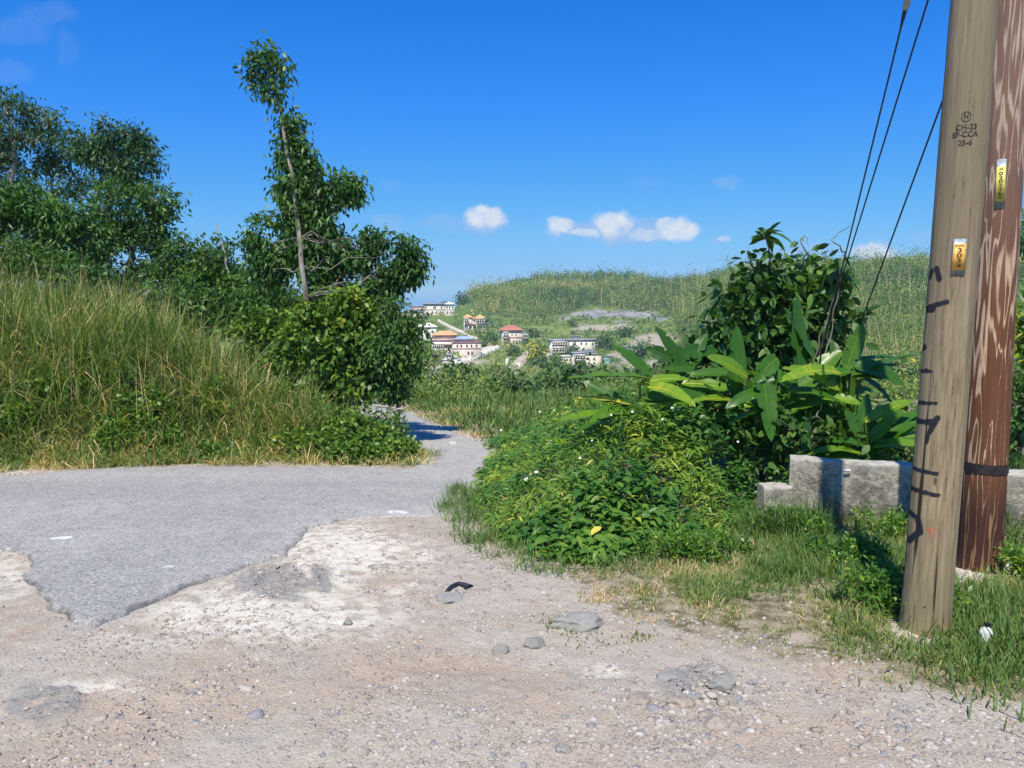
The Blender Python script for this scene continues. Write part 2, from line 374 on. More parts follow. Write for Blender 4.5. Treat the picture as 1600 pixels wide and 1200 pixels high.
def ground_sheet():
    xs = np.concatenate([-np.geomspace(150, 6, 50), np.arange(-5.9, -3.6, .07), np.arange(-3.6, 4.2, .021), np.arange(4.25, 6, .1), np.geomspace(6.1, 150, 45)])
    ys = np.concatenate([-np.geomspace(60, .5, 16), np.arange(0, 2.2, .2), np.arange(2.2, 6.6, .021), np.arange(6.6, 9.5, .04), np.arange(9.5, 16, .12), np.geomspace(16.2, 100, 50)])
    x, y, Q = tensor(xs, ys)
    z, oam, sdr, px, py = surf(x, y); sdv = poly_sd(x, y, VERGE)
    veg = np.maximum(sstep(-.12, .25, sdv + (fbm(x * 3, y * 3, 3) - .5) * .5), sstep(-.05, .3, bank_d(x, y) + (fbm(x * 2, y * 2, 2) - .5) * .5))
    bare = blobs_px(px, py, [(1440, 985, 70, 26, 1), (1540, 890, 75, 26, 1), (1330, 838, 60, 30, .8), (1375, 1040, 30, 12, .5), (1120, 860, 40, 14, .9), (1250, 1000, 40, 14, .6), (1480, 850, 30, 25, .8)]) * (y < 9)
    veg = veg * (1 - .95 * sstep(.15, .75, bare * (.5 + fbm(x * 8, y * 8, 4))))
    chalk = blobs_px(px, py, [(540, 858, 100, 44, 1.3), (500, 900, 70, 45, 1.1), (420, 960, 220, 48, 1.1), (640, 870, 70, 40, .7), (10, 900, 50, 60, .7), (150, 1075, 110, 20, .75), (250, 1000, 140, 24, .6), (940, 1050, 40, 18, .9), (620, 930, 50, 30, .6), (1380, 850, 90, 40, .8), (1540, 892, 80, 30, 1), (1450, 985, 80, 24, .8), (880, 1130, 130, 30, .35), (60, 742, 170, 8, .8), (620, 1120, 12, 40, .3)]) * (y < 11)
    brown = blobs_px(px, py, [(30, 985, 75, 34, 1), (700, 1040, 130, 28, .9), (640, 1160, 160, 30, .5), (485, 1140, 30, 18, 1), (640, 830, 120, 18, .7), (790, 870, 70, 22, .5), (1330, 1050, 140, 22, .45), (960, 1090, 80, 22, .5), (560, 1180, 130, 26, .4), (1010, 925, 160, 25, .3)]) * (y < 11)
    o = mesh('ground', np.stack([x, y, z], -1), Q, M_ground, None, None, {'veg': veg, 'chalk': chalk, 'brown': brown, 'oldtar': oam * (sdr < 0)}, True)
    return tag(o, kind='structure')
def road_sheet():
    xs = np.concatenate([np.arange(-22, -6, .2), np.arange(-6, -4.2, .04), np.arange(-4.2, .4, .02)]); ys = np.concatenate([np.arange(3.7, 9.6, .02), np.arange(9.6, 14, .05), np.arange(14, 34.3, .25)])
    x, y, Q = tensor(xs, ys)
    j = (fbm(x * 5, y * 5, 4) - .5) * .16 * sstep(14, 10, y)
    sd = poly_sd(x, y, ROAD) + j
    g = G(x, y)
    z = g + np.where(sd > 0, -.01 + (.032 - .016 * sstep(-1.9, -1.2, x)) * sstep(0, .03, sd) + .014 * sstep(0, .6, sd), -.01 + sd * 1.5) + (fbm(x * 1.1, y * 1.1, 3) - .5) * .03
    keep = (sd[Q] > -.05).any(1); Q = Q[keep]; u, inv = np.unique(Q, return_inverse=True); Q = inv.reshape(-1, 4)
    px, py = PX(x, y, z)
    lite = blobs_px(px, py, [(60, 742, 180, 7, 1), (690, 740, 110, 14, .8), (420, 745, 220, 9, .6), (700, 690, 120, 40, .8), (520, 800, 90, 16, .3), (150, 800, 130, 7, .5), (330, 830, 160, 8, .45), (640, 770, 110, 9, .5), (690, 795, 60, 12, .5)])
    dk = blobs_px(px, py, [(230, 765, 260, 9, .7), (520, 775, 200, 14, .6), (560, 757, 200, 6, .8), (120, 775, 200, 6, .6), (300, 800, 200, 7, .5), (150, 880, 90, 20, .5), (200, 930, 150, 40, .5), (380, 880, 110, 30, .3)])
    dust = sstep(.45, 0, sd + (fbm(x * 2.5, y * 2.5, 3) - .5) * .9) * sstep(-2.6, -1.6, x); lite = np.maximum(lite, dust * .9)
    edge = (1 - dust) * sstep(.045, 0, sd + (fbm(x * 12, y * 12, 2) - .5) * .06)
    white = blobs_px(px, py, [(618, 800, 14, 3, 1), (630, 801, 10, 2.5, 1), (262, 885, 12, 3, .8), (103, 840, 14, 3, 1), (85, 841, 8, 2, .8), (707, 692, 8, 3, .8)])
    o = mesh('road', np.stack([x, y, z], -1)[u], Q, M_road, None, None, {'lite': lite[u], 'dk': dk[u], 'edge': edge[u], 'white': white[u]}, True)
    return tag(o, kind='structure')
def hill_masks(x, y, z):
    px, py = PX(x, y, z)
    j = (fbm(x * .05, y * .05, 4) - .5)
    j2 = (fbm(x * .25, y * .25, 3) - .5); rock = blobs_px(px, py + j * 22 + j2 * 9, [(985, 493, 50, 9, 1.3), (925, 494, 50, 7, 1.1), (890, 497, 26, 5, 1), (1035, 500, 14, 9, 1)])
    earth = blobs_px(px, py + j * 14, [(930, 514, 46, 9, 1.2), (975, 512, 22, 12, .9), (1020, 540, 42, 22, 1.2), (1000, 570, 60, 12, 1), (900, 568, 55, 8, .8), (870, 590, 40, 9, .7), (735, 590, 30, 8, .4), (690, 572, 40, 10, 1.1), (744, 516, 26, 5, .9), (806, 540, 24, 5, .9), (905, 556, 60, 6, .9), (730, 566, 50, 9, 1), (700, 522, 30, 12, .8), (960, 560, 40, 14, 1), (1100, 560, 40, 25, .6), (725, 512, 18, 5, .7)])
    # forest above this line, meadow and gardens below it
    line = np.interp(px, [600, 690, 715, 745, 780, 820, 850, 900, 960, 1050, 1080, 1120, 1600], [470, 472, 468, 484, 496, 504, 498, 486, 480, 488, 560, 640, 700])
    wood = sstep(8, -8, py - line + j * 26)
    rk = sstep(.5, .8, rock + j2 * .5); ea = sstep(.45, .8, earth + j2 * .8)
    return px, py, rk, ea, wood * (1 - rk) * (1 - ea)
def hills_sheet():
    xs = np.concatenate([np.arange(-700, -180, 20), np.arange(-180, 420, 2.5), np.arange(420, 900, 20)]); ys = np.concatenate([np.arange(100, 520, 2.5), np.arange(520, 1000, 20)])
    x, y, Q = tensor(xs, ys)
    z = G(x, y)
    px, py, rk, ea, wd = hill_masks(x, y, z)
    z = z + (fbm(x * .12, y * .12, 3) - .5) * 1.6 + rk * (fbm(x * .3, y * .3, 3) - .3) * 2.5
    o = mesh('hills', np.stack([x, y, z], -1), Q, M_hill, None, None, {'rock': rk, 'earth': ea, 'wood': wd}, True)
    return tag(o, kind='structure')

def mat_ground():
    m, nt, out = newmat('ground dirt and rubble'); b = NB(nt); c = b.coord()
    n1 = b.noise(1.1, 6, .6, c); n2 = b.noise(9, 5, .65, c); n3 = b.noise(60, 4, .7, c); v = b.vor(45, c); v2 = b.vor(16, c)
    base = b.mix(b.rng(n2, .35, .66), (.33, .27, .215), (.43, .37, .305))
    base = b.mix(b.rng(n1, .4, .62), base, (.41, .33, .26))
    base = b.mix(b.math('MULTIPLY', b.rng(n1, .56, .40), .6), base, (.42, .395, .35))
    ch = b.math('MULTIPLY', b.attr('chalk'), b.rng(n2, .25, .62), True)
    base = b.mix(b.rng(ch, .12, .8), base, (.66, .62, .54))
    br = b.math('MULTIPLY', b.attr('brown'), b.rng(n2, .75, .35), True)
    base = b.mix(b.rng(br, .1, 1.1), base, (.36, .275, .21))
    pebble = b.rng(n3, .56, .68)
    base = b.mix(b.math('MULTIPLY', pebble, .55), base, (.58, .53, .46))
    dark = b.rng(n3, .42, .30)
    base = b.mix(b.math('MULTIPLY', dark, .6), base, (.19, .155, .125)); n5 = b.noise(150, 2, .7, c); base = b.mix(b.math('MULTIPLY', b.rng(n5, .55, .7), .6), base, (.62, .58, .52)); base = b.mix(b.math('MULTIPLY', b.rng(n5, .45, .3), .5), base, (.22, .19, .16))
    ot = b.math('MULTIPLY', b.attr('oldtar'), b.rng(n2, .32, .5), True)
    base = b.mix(ot, base, b.mix(n3, (.17, .165, .16), (.36, .35, .33)))
    ve = b.rng(b.math('ADD', b.attr('veg'), b.math('MULTIPLY', b.math('SUBTRACT', n2, .5), .8)), .35, .75)
    base = b.mix(ve, base, b.mix(b.rng(n2, .35, .6), (.12, .105, .055), (.34, .285, .20)))
    h = b.math('ADD', b.math('MULTIPLY', n3, .7), b.math('MULTIPLY', b.rng(v, .0, .5), .5)); h = b.math('ADD', h, b.math('MULTIPLY', n2, 1.2))
    base = b.mix(1., base, (1.02, 1.01, .96), 'MULTIPLY')
    nt.links.new(b.bsdf(base, .95, .12, b.bump(h, .7, .014)), out.inputs[0]); return m
def mat_road():
    m, nt, out = newmat('worn asphalt'); b = NB(nt); c = b.coord()
    n1 = b.noise(.9, 5, .6, c); n2 = b.noise(7, 5, .65, c); n3 = b.noise(95, 3, .75, c); v = b.vor(120, c)
    base = b.mix(b.rng(n1, .35, .65), (.27, .262, .25), (.34, .33, .315))
    base = b.mix(b.math('MULTIPLY', b.rng(n2, .4, .7), .6), base, (.43, .415, .39))
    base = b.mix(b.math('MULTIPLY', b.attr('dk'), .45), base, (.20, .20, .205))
    base = b.mix(b.math('MULTIPLY', b.attr('lite'), b.rng(n2, .2, .7), True), base, (.44, .41, .37))
    n4 = b.noise(38, 3, .7, c); base = b.mix(b.math('MULTIPLY', b.rng(n4, .52, .66), .7), base, (.54, .52, .48)); base = b.mix(b.math('MULTIPLY', b.rng(n4, .47, .36), .6), base, (.13, .128, .125))
    base = b.mix(b.rng(n3, .52, .70), base, (.58, .57, .56))
    base = b.mix(b.rng(n3, .47, .30), base, (.09, .092, .10))
    base = b.mix(b.math('MULTIPLY', b.attr('edge'), b.rng(n2, .3, .6), True), base, (.10, .098, .095))
    base = b.mix(b.rng(b.math('MULTIPLY', b.attr('white'), b.rng(b.noise(30, 3, .6, c), .3, .6)), .25, .6), base, (.72, .72, .7))
    h = b.math('ADD', n3, b.math('MULTIPLY', n2, .6))
    cd = b.n('TexVoronoi', feature='DISTANCE_TO_EDGE'); cd.inputs['Scale'].default_value = 1.1; wv = b.n('VectorMath', operation='ADD'); nt.links.new(c, wv.inputs[0]); nt.links.new(b.noise(3, 4, .6, c, out='Color'), wv.inputs[1]); nt.links.new(wv.outputs[0], cd.inputs['Vector'])
    crk = b.math('MULTIPLY', b.rng(cd.outputs['Distance'], .012, .002), b.rng(n1, .48, .58)); base = b.mix(b.math('MULTIPLY', crk, .7), base, (.10, .10, .10))
    base = b.mix(1., base, (1.07, 1.06, 1.01), 'MULTIPLY')
    nt.links.new(b.bsdf(base, .85, .25, b.bump(h, .6, .012)), out.inputs[0]); return m
def mat_hill():
    m, nt, out = newmat('hillside grass earth and rock'); b = NB(nt); c = b.coord()
    n1 = b.noise(.03, 6, .6, c); n2 = b.noise(.25, 5, .7, c); n3 = b.noise(.9, 4, .7, c)
    g = b.mix(b.rng(n1, .35, .62), (.13, .20, .045), (.23, .28, .075)); g = b.mix(b.rng(n2, .45, .62), g, (.07, .125, .03)); g = b.mix(b.rng(n3, .55, .7), g, (.20, .22, .08))
    g = b.mix(b.math('MULTIPLY', b.attr('wood'), .8), g, (.07, .12, .04))
    e = b.mix(b.rng(n3, .35, .65), (.32, .27, .19), (.52, .46, .36))
    cs = b.noise(.5, 5, .7, b.coord(scale=(.25, .25, 3)))
    r = b.mix(b.rng(cs, .35, .62), (.14, .14, .14), (.40, .385, .37))
    col = b.mix(b.attr('earth'), g, e); col = b.mix(b.attr('rock'), col, r)
    nt.links.new(b.bsdf(col, .95, .1, b.bump(n3, .8, 1.0)), out.inputs[0]); return m
def mat_sea():
    m, nt, out = newmat('sea water'); b = NB(nt); n = b.noise(.02, 4, .6, b.coord())
    nt.links.new(b.bsdf(b.mix(n, (.04, .20, .46), (.05, .24, .52)), .35, .4, b.bump(n, .3, 4)), out.inputs[0]); return m
M_ground = mat_ground(); M_road = mat_road(); M_hill = mat_hill()
ground_sheet(); road_sheet(); hills_sheet()
sea = mesh('sea', np.array([(-30000, 300, -95), (30000, 300, -95), (30000, 30000, -95), (-30000, 30000, -95)], float), np.array([(0, 1, 2, 3)]), mat_sea()); tag(sea, kind='structure')

def haze_box():
    m, nt, out = newmat('air'); v = nt.nodes.new('ShaderNodeVolumePrincipled'); v.inputs['Density'].default_value = .00026; v.inputs['Color'].default_value = (.58, .88, 1, 1); v.inputs['Anisotropy'].default_value = -.3
    nt.links.new(v.outputs[0], out.inputs['Volume']); A = Acc(); box(A, -32000, 32000, -1500, 32000, -99, 48); o = A.build('haze', m); tag(o, kind='stuff'); o.location = (0, 0, 0)
haze_box()
# loose gravel and stones
def mat_stone(name, lo, hi, g=(.27, .275, .29)):
    m, nt, out = newmat(name); b = NB(nt); t = b.attr('tint'); n = b.noise(40, 4, .6, b.coord())
    c = b.ramp(t, [(0, g), (.22, lo), (.7, hi), (1, (.54, .50, .44))]); c = b.mix(b.rng(n, .6, .35), c, (.17, .15, .13)) if False else b.mix(b.math('MULTIPLY', b.rng(n, .6, .35), .5), c, (.2, .18, .16))
    nt.links.new(b.bsdf(c, .92, .15, b.bump(n, .4, .004)), out.inputs[0]); return m
M_stone = mat_stone('limestone pebbles', (.34, .275, .215), (.46, .40, .33))
M_rock = mat_stone('grey rock', (.24, .235, .21), (.33, .32, .285), (.16, .16, .16))
def stones(acc, x, y, r, sink=.35, flat=.6, lvl=0, zadd=0.):
    n = len(x); Vb, Fb = ((_IV, _IF), (_IV1, _IF1))[lvl]
    k = len(Vb); V = Vb[None] * (1 + (rng.random((n, k, 1)) - .5) * .55)
    V = V * (np.stack([.75 + rng.random(n) * .7, .75 + rng.random(n) * .7, flat * (.6 + rng.random(n) * .7)], -1)[:, None])
    a = rng.random(n) * 6.28; c, s = np.cos(a)[:, None], np.sin(a)[:, None]
    X = V[..., 0] * c - V[..., 1] * s; Y = V[..., 0] * s + V[..., 1] * c
    z = surf(x, y)[0] + zadd
    P = np.stack([X * r[:, None] + x[:, None], Y * r[:, None] + y[:, None], V[..., 2] * r[:, None] + (z + r * (flat - sink) * .5)[:, None]], -1)
    acc.add(P.reshape(-1, 3), (Fb[None] + np.arange(n)[:, None, None] * k).reshape(-1, 3), np.repeat(rng.random(n), k))
def gravel():
    A = Acc(); n = 90000
    # even on the picture area of the near ground
    y = 2.3 * (9.5 / 2.3) ** (rng.random(n) ** 1.0); x = (rng.random(n) * 2 - 1) * .78 * y
    sdr = poly_sd(x, y, ROAD); sdv = poly_sd(x, y, VERGE); px, py = PX(x, y, G(x, y))
    p = np.where(sdr > -.03, 0.012, 1) * np.where(sdv > .25, .3, 1) * (.25 + 1.2 * sstep(.42, .62, fbm(x * 1.8, y * 1.8, 3)))
    p = np.where((py < 760) & (px < 300), .9, p) * (bank_d(x, y) < .1)
    rubble = blobs_px(px, py, [(1090, 1100, 130, 50, 1), (900, 1020, 140, 50, .4), (1300, 1150, 300, 40, .8), (640, 900, 90, 60, .5), (1540, 893, 80, 20, 1.5), (1445, 990, 60, 18, 1), (1330, 838, 60, 30, 1), (40, 742, 130, 8, 1.5)])
    p = np.maximum(p * (.55 + rubble), rubble * .4 * (sdr < -.03)); k = rng.random(n) < p
    x, y = x[k], y[k]; rub = rubble[k]
    r = .0026 * (1 + 5.0 * rng.random(len(x)) ** 5) * (.7 + y * .09) * (1 + .6 * rub)
    stones(A, x, y, r, .55, .5)
    # middling stones in the rubble
    n = 900; y = 2.4 + 3.4 * rng.random(n); x = (rng.random(n) * 2 - 1) * .75 * y; px, py = PX(x, y, G(x, y))
    rb = blobs_px(px, py, [(1080, 1090, 110, 50, 1), (1060, 1010, 120, 40, .4), (1300, 1160, 260, 30, .4), (830, 1010, 80, 30, .5), (120, 1100, 120, 50, .3), (700, 930, 80, 25, .4), (500, 1090, 200, 60, .15)])
    k = (rng.random(n) < rb) & (poly_sd(x, y, ROAD) < -.1); x, y = x[k], y[k]
    stones(A, x, y, .010 + .026 * rng.random(len(x)) ** 2, .75, .5, 1)
    o = A.build('gravel', M_stone); tag(o, 'loose pale limestone gravel and small stones on the dirt', None, None, 'stuff')
gravel()
def rock(px, py, rx, ry, rz, label, cat='rock', mat=None, seed=0, group='larger rocks in the dirt'):
    r = np.random.default_rng(seed + 50); c = on(px, py); V = _IV3.copy()
    for _ in range(14):      # broken facets
        d_ = unit(r.normal(size=(1, 3)) * (1, 1, .8))[0]; h_ = .58 + .3 * r.random(); q = V @ d_; V = V - np.maximum(q - h_, 0)[:, None] * d_
    n = fbm(V[:, 0] * 2.5 + seed, V[:, 1] * 2.5 + V[:, 2] * 2.7, 5); V = V * (.86 + .42 * n)[:, None]
    V = V * np.array((rx, ry, rz)); a = r.random() * 3; ca, sa = math.cos(a * .2), math.sin(a * .2)
    V = np.stack([V[:, 0] * ca - V[:, 1] * sa, V[:, 0] * sa + V[:, 1] * ca, V[:, 2]], -1) * (1, 1, .9) + c + np.array((0, 0, float(surf(c[:1], c[1:2])[0][0]) - c[2] - rz * .05))
    o = mesh('rock', V, _IF3, mat or M_rock, None, c, {'tint': np.full(len(V), .25 + .4 * r.random())}); tag(o, label, cat, group); return o
rock(905, 976, .17, .11, .055, 'broad flat grey rock set in dirt beside a small grass tuft', seed=1)
rock(700, 937, .12, .09, .032, 'low rounded grey rock just left of the black rubber strip', seed=2)
rock(782, 1012, .05, .045, .05, 'small upright grey stone alone in the middle of the dirt', seed=3)
rock(838, 1004, .075, .06, .045, 'pale grey stone between the upright stone and the flat grey rock', seed=4)
rock(1050, 1062, .08, .06, .04, 'mossy grey stone at the upper left of the rubble heap', seed=5)
rock(1128, 1078, .07, .05, .04, 'grey stone at the right end of the rubble heap', seed=6)
rock(1062, 1104, .07, .055, .035, 'cream and pink stone at the lower left of the rubble heap', mat=M_stone, seed=7)
rock(997, 1098, .06, .05, .035, 'round pinkish stone left of the rubble heap', mat=M_stone, seed=8)
rock(1117, 1136, .05, .055, .04, 'pale stone standing below the rubble heap', mat=M_stone, seed=9)
rock(543, 975, .035, .03, .03, 'small dark grey stone at the edge of the chalky patch', seed=10)
rock(1110, 856, .12, .08, .05, 'white limestone lump lying at the foot of the green weeds', mat=M_stone, seed=11)
rock(880, 1172, .04, .035, .02, 'small smooth grey stone near the bottom of the dirt', seed=13)
rock(1395, 1120, .035, .03, .02, 'small blue grey stone near the right end of the dirt track', seed=14)
# ------------------------------------------------------------------ vegetation
G_dark = (.010, .040, .012)
M_leaf = leafmat('dark tree leaves', [(0, G_dark), (.45, (.026, .080, .022)), (.85, (.06, .145, .028)), (1, (.14, .21, .035))], .28, .45, k=(2.25, 1.7, 1.3))
M_leafb = leafmat('bluish tree leaves', [(0, (.014, .046, .024)), (.5, (.032, .085, .036)), (.9, (.07, .14, .04)), (1, (.16, .20, .06))], .25, .5, k=(1.8, 1.5, 1.25))
M_vine = leafmat('climbing vine leaves', [(0, (.018, .062, .012)), (.4, (.046, .125, .018)), (.8, (.105, .215, .026)), (1, (.24, .31, .04))], .3, .4, k=(1.5, 1.2, 1.15))
M_weed = leafmat('low weed leaves', [(0, (.014, .052, .014)), (.35, (.036, .115, .018)), (.7, (.095, .185, .024)), (.93, (.22, .30, .035)), (1, (.45, .42, .08))], .32, .38, k=(1.45, 1.3, 1.2))
M_broad = leafmat('broad paddle leaves', [(0, (.012, .055, .012)), (.5, (.04, .13, .015)), (.85, (.13, .26, .02)), (1, (.45, .42, .03))], .38, .33, .4, k=(1.3, 1.15, 1))
M_grass = leafmat('tall grass blades', [(0, (.025, .070, .016)), (.45, (.070, .145, .028)), (.7, (.15, .21, .045)), (.82, (.28, .27, .09)), (1, (.50, .40, .21))], .3, .5, k=(1.5, 1.3, 1.35))
M_turf = leafmat('short verge grass', [(0, (.03, .080, .018)), (.5, (.075, .155, .03)), (.8, (.15, .22, .05)), (.9, (.29, .27, .11)), (1, (.46, .38, .22))], .3, .5, k=(1.4, 1.2, 1.3))
M_wood = leafmat('hillside foliage', [(0, (.026, .070, .024)), (.45, (.065, .130, .034)), (.8, (.12, .195, .045)), (.93, (.21, .25, .07)), (1, (.36, .33, .23))], .25, .6, .2, k=(2.3, 1.75, 1.7))
M_far = leafmat('distant tree leaves', [(0, (.020, .058, .022)), (.5, (.055, .12, .032)), (.85, (.12, .20, .04)), (1, (.30, .31, .05))], .25, .55, .25, k=(1.7, 1.4, 1.4))
def mat_bark(name, a, c_):
    m, nt, out = newmat(name); b = NB(nt); n = b.noise(9, 5, .65, b.coord(scale=(1, 1, .3)))
    nt.links.new(b.bsdf(b.mix(b.rng(n, .35, .65), a, c_), .9, .15, b.bump(n, .5, .01)), out.inputs[0]); return m
M_bark = mat_bark('pale bark', (.16, .135, .10), (.34, .31, .26)); M_barkd = mat_bark('brown bark', (.07, .05, .035), (.17, .13, .095)); M_barkw = mat_bark('whitish bark', (.36, .32, .27), (.55, .50, .43))

CV = 2.0
P_LEAF = [.12, 1, .06]; P_LANCE = [.15, 1, .8, .05]; P_ROUND = [.35, 1, .85, .1]; P_BLADE = [.8, 1, .75, .08]
def crown(acc, blobs, L=.13, Wd=.055, cov=.8, clump=12, droop=.35, prof=P_LEAF, fold=0., tint0=0., rnd=None, spread=.95, patch=.35):
    """leaves in clumps over lumpy blobs (centre, radius)"""
    R = rnd or rng
    for c, r in blobs:
        rr = np.atleast_1d(r); rm = float(np.mean(rr))
        nl = int(CV * cov * 12.6 * rm * rm / (L * Wd * .55)); nt = max(3, nl // clump)
        d = rdir(nt, R); rad = (.25 + .75 * R.random(nt) ** .45) * (.78 + .45 * vnoise(d[:, 0] * 2.3 + c[0] * 3 + 40, d[:, 1] * 2.3 + d[:, 2] * 1.9 + c[2] * 3 + 40))
        tc = c + d * rad[:, None] * rr
        # gaps
        k = vnoise(tc[:, 0] * .55 / rm + 9, tc[:, 2] * .9 / rm + 31) > .22; tc = tc[k]; d = d[k]; nt = len(tc)
        if not nt: continue
        tt = R.random(nt); n = nt * clump; ti = np.repeat(np.arange(nt), clump)
        P = tc[ti] + R.normal(size=(n, 3)) * L * spread * np.array((1, 1, .7))
        D = unit(d[ti] * .5 + R.normal(size=(n, 3)) * .55 + np.array((0, 0, -droop)))
        S = unit(np.cross(D, unit(R.normal(size=(n, 3)) * .6 + np.array((0, 0, 1.)))))
        pt = fbm(P[:, 0] * .9 / max(rm, .6) + 3, P[:, 2] * .9 / max(rm, .6), 2) - .5
        tint = np.clip(.42 + tint0 + (tt[ti] - .5) * .55 + (R.random(n) - .5) * .3 + pt * patch, 0, 1)
        strips(acc, P, D, S, L * (.7 + .6 * R.random(n)), Wd * (.7 + .6 * R.random(n)), prof, tint, bend=.15, fold=fold)
def limb(acc, a, b, r0, r1, n=6, wob=.12, seg=6, sag=0.):
    a = np.asarray(a, float); b = np.asarray(b, float); t = np.linspace(0, 1, n)[:, None]; L = np.linalg.norm(b - a)
    p = a + (b - a) * t; w = rng.normal(size=(n, 3)) * wob * L * .25; w[0] = 0; w[-1] = 0
    p = p + w + np.array((0, 0, 1.)) * sag * L * (t * (1 - t)) * 4
    tube(acc, p, np.linspace(r0, r1, n), seg); return p
LR = .20
def tree(name, label, cat, Y, blobs, base=None, trunk=.12, mat=None, bark=None, L=.13, Wd=.055, cov=.8, group=None, bare=0, path=None, droop=.35, prof=P_LEAF, tint0=0., clump=12, basey=None, limbs=True, fold=0., patch=.35, crownname='crown'):
    B = []
    for q in blobs:
        c = at(q[0], q[1], Y + (q[3] if len(q) > 3 else 0)); f = c[1] * CT - (c[2] - CAMZ) * ST; B.append((c, q[2] / F * f))
    cm = np.mean([c for c, r in B], 0)
    bx = at(base if base is not None else PX(*cm)[0], 600, Y)[0]; bz = gz(bx, Y); o = np.array((bx, Y, bz))
    root = thing(name, o, label, cat, group)
    T = Acc()
    if path: pts = np.array([o - (0, 0, .2)] + [at(p[0], p[1], Y + (p[2] if len(p) > 2 else 0)) for p in path])
    else:
        top = cm * np.array((1, 1, 1)); pts = np.array([o - (0, 0, .2), o * .6 + top * .4 + (rng.normal() * .05, 0, 0), o * .25 + top * .75, top])
    k = 14; s = np.linspace(0, 1, len(pts)); ss = np.linspace(0, 1, k); P = np.stack([np.interp(ss, s, pts[:, i]) for i in range(3)], 1)
    P[1:-1] += rng.normal(size=(k - 2, 3)) * trunk * .25
    tube(T, P, np.linspace(trunk, trunk * .3, k), 8)
    if limbs:
        for c, r in B:
            if path and np.min(np.linalg.norm((P - c)[:, :2], axis=1)) < r * 1.3 and c[2] > o[2] + 2.2: continue
            q = P[min(k - 2, max(1, int(np.argmin(np.linalg.norm(P + np.array((0, 0, r * .5)) - c, axis=1)))))]
            limb(T, q, c, trunk * LR, trunk * LR * .32, 6, .25)
            for _ in range(3 + bare):
                e = c + rdir(1)[0] * r * (.75 + .3 * rng.random()) * np.array((1, 1, 1.1)); limb(T, c, e, trunk * .14, trunk * .04, 4, .35, 4)
    T.build('trunk', bark or M_bark, root, smooth=True)
    A = Acc(); crown(A, B, L, Wd, cov, clump, droop, prof, fold, tint0, patch=patch); A.build(crownname, mat or M_leaf, root)
    return root

# ---- left hillside trees
def left_trees():
    g = 'trees crowding the left hillside'
    tree('broadleaf_tree', 'tall tree at the far left edge with bare grey branches showing under a thin crown', 'tree', 22,
         [(12, 165, 24), (45, 178, 20), (18, 205, 26), (75, 190, 22), (55, 215, 20), (88, 215, 16), (5, 240, 22), (-30, 200, 40), (-40, 270, 60)], 20, .16, M_leafb, M_barkw, cov=.42, group=g, bare=14, L=.15)
    tree('broadleaf_tree', 'dark round-topped tree with a small lone sprig above its crown', 'tree', 21.5,
         [(118, 222, 20), (140, 240, 26), (170, 215, 18), (165, 250, 28), (205, 212, 20), (225, 240, 20), (200, 262, 24), (235, 262, 12), (160, 184, 6), (158, 197, 6), (182, 280, 24), (225, 290, 16), (212, 225, 18)], 170, .15, M_leafb, M_barkw, cov=.75, group=g, bare=4, L=.15)
    tree('broadleaf_tree', 'grey-green thinly leaved tree between the bare-branched tree and the round-topped tree', 'tree', 22.5,
         [(100, 245, 24), (75, 255, 22), (45, 265, 26), (110, 285, 26), (85, 310, 24), (20, 290, 26), (130, 300, 22)], 90, .13, M_leafb, M_barkw, cov=.38, group=g, bare=10, L=.14)
    tree('broadleaf_tree', 'wide leafy dark green tree low at the left edge above the tall grass', 'tree', 18,
         [(20, 320, 40), (60, 330, 40), (105, 335, 38), (30, 370, 44), (85, 385, 45), (-20, 340, 40), (130, 375, 40), (10, 410, 30)], 50, .14, M_leaf, M_bark, cov=.85, group=g, L=.15, bare=2)
    tree('broadleaf_tree', 'bushy green tree with arching grey stems at the right shoulder of the thicket', 'tree', 19.5,
         [(175, 320, 34), (215, 320, 30), (250, 312, 24), (262, 335, 14), (240, 350, 26), (170, 365, 34), (205, 385, 34), (150, 410, 34), (250, 380, 20), (200, 425, 34), (255, 410, 24)], 190, .14, M_leaf, M_bark, cov=.8, group=g, L=.14, bare=6)
    tree('small_tree', 'small tree with sparse bare twigs right of the thicket', 'tree', 19,
         [(285, 385, 18), (268, 400, 20), (300, 410, 20), (285, 430, 26), (320, 430, 18), (250, 440, 26)], 285, .08, M_leaf, M_bark, cov=.6, group=g, L=.12, bare=8)
    tree('small_tree', 'small feathery green tree at mid height right of the sparse twiggy tree', 'tree', 18,
         [(315, 392, 14), (340, 395, 16), (325, 420, 24), (355, 425, 18), (345, 450, 24), (310, 450, 22)], 335, .08, M_vine, M_bark, cov=.7, group=g, L=.13, bare=5, tint0=-.1)
    tree('small_tree', 'spindly sapling with a thin bare top rising beside the vine-draped tree', 'tree', 17.5,
         [(345, 372, 7), (352, 390, 9), (362, 378, 6), (372, 425, 18), (390, 445, 20), (365, 455, 24), (400, 470, 22), (375, 480, 26)], 365, .05, M_vine, M_barkw, cov=.45, group=g, L=.11, bare=6, path=[(368, 470), (352, 400), (338, 350)], tint0=-.1)
    tree('shrub', 'dark shrub in the hollow behind the grass bank, left of the tall leaning trunk', 'shrub', 16.5,
         [(415, 450, 26), (440, 465, 24), (400, 490, 30), (435, 500, 34), (460, 480, 20), (370, 500, 30)], 420, .06, M_leaf, M_bark, cov=.6, group=g, L=.12, bare=4)
    tree('shrub', 'dense green shrub behind the tall grass under the wide leafy tree', 'shrub', 16.2,
         [(60, 430, 34), (110, 430, 36), (160, 445, 34), (210, 460, 32), (255, 470, 30), (300, 480, 28), (20, 400, 30)], 150, .06, M_leaf, M_bark, cov=.55, group=g, L=.13, bare=2)
left_trees()
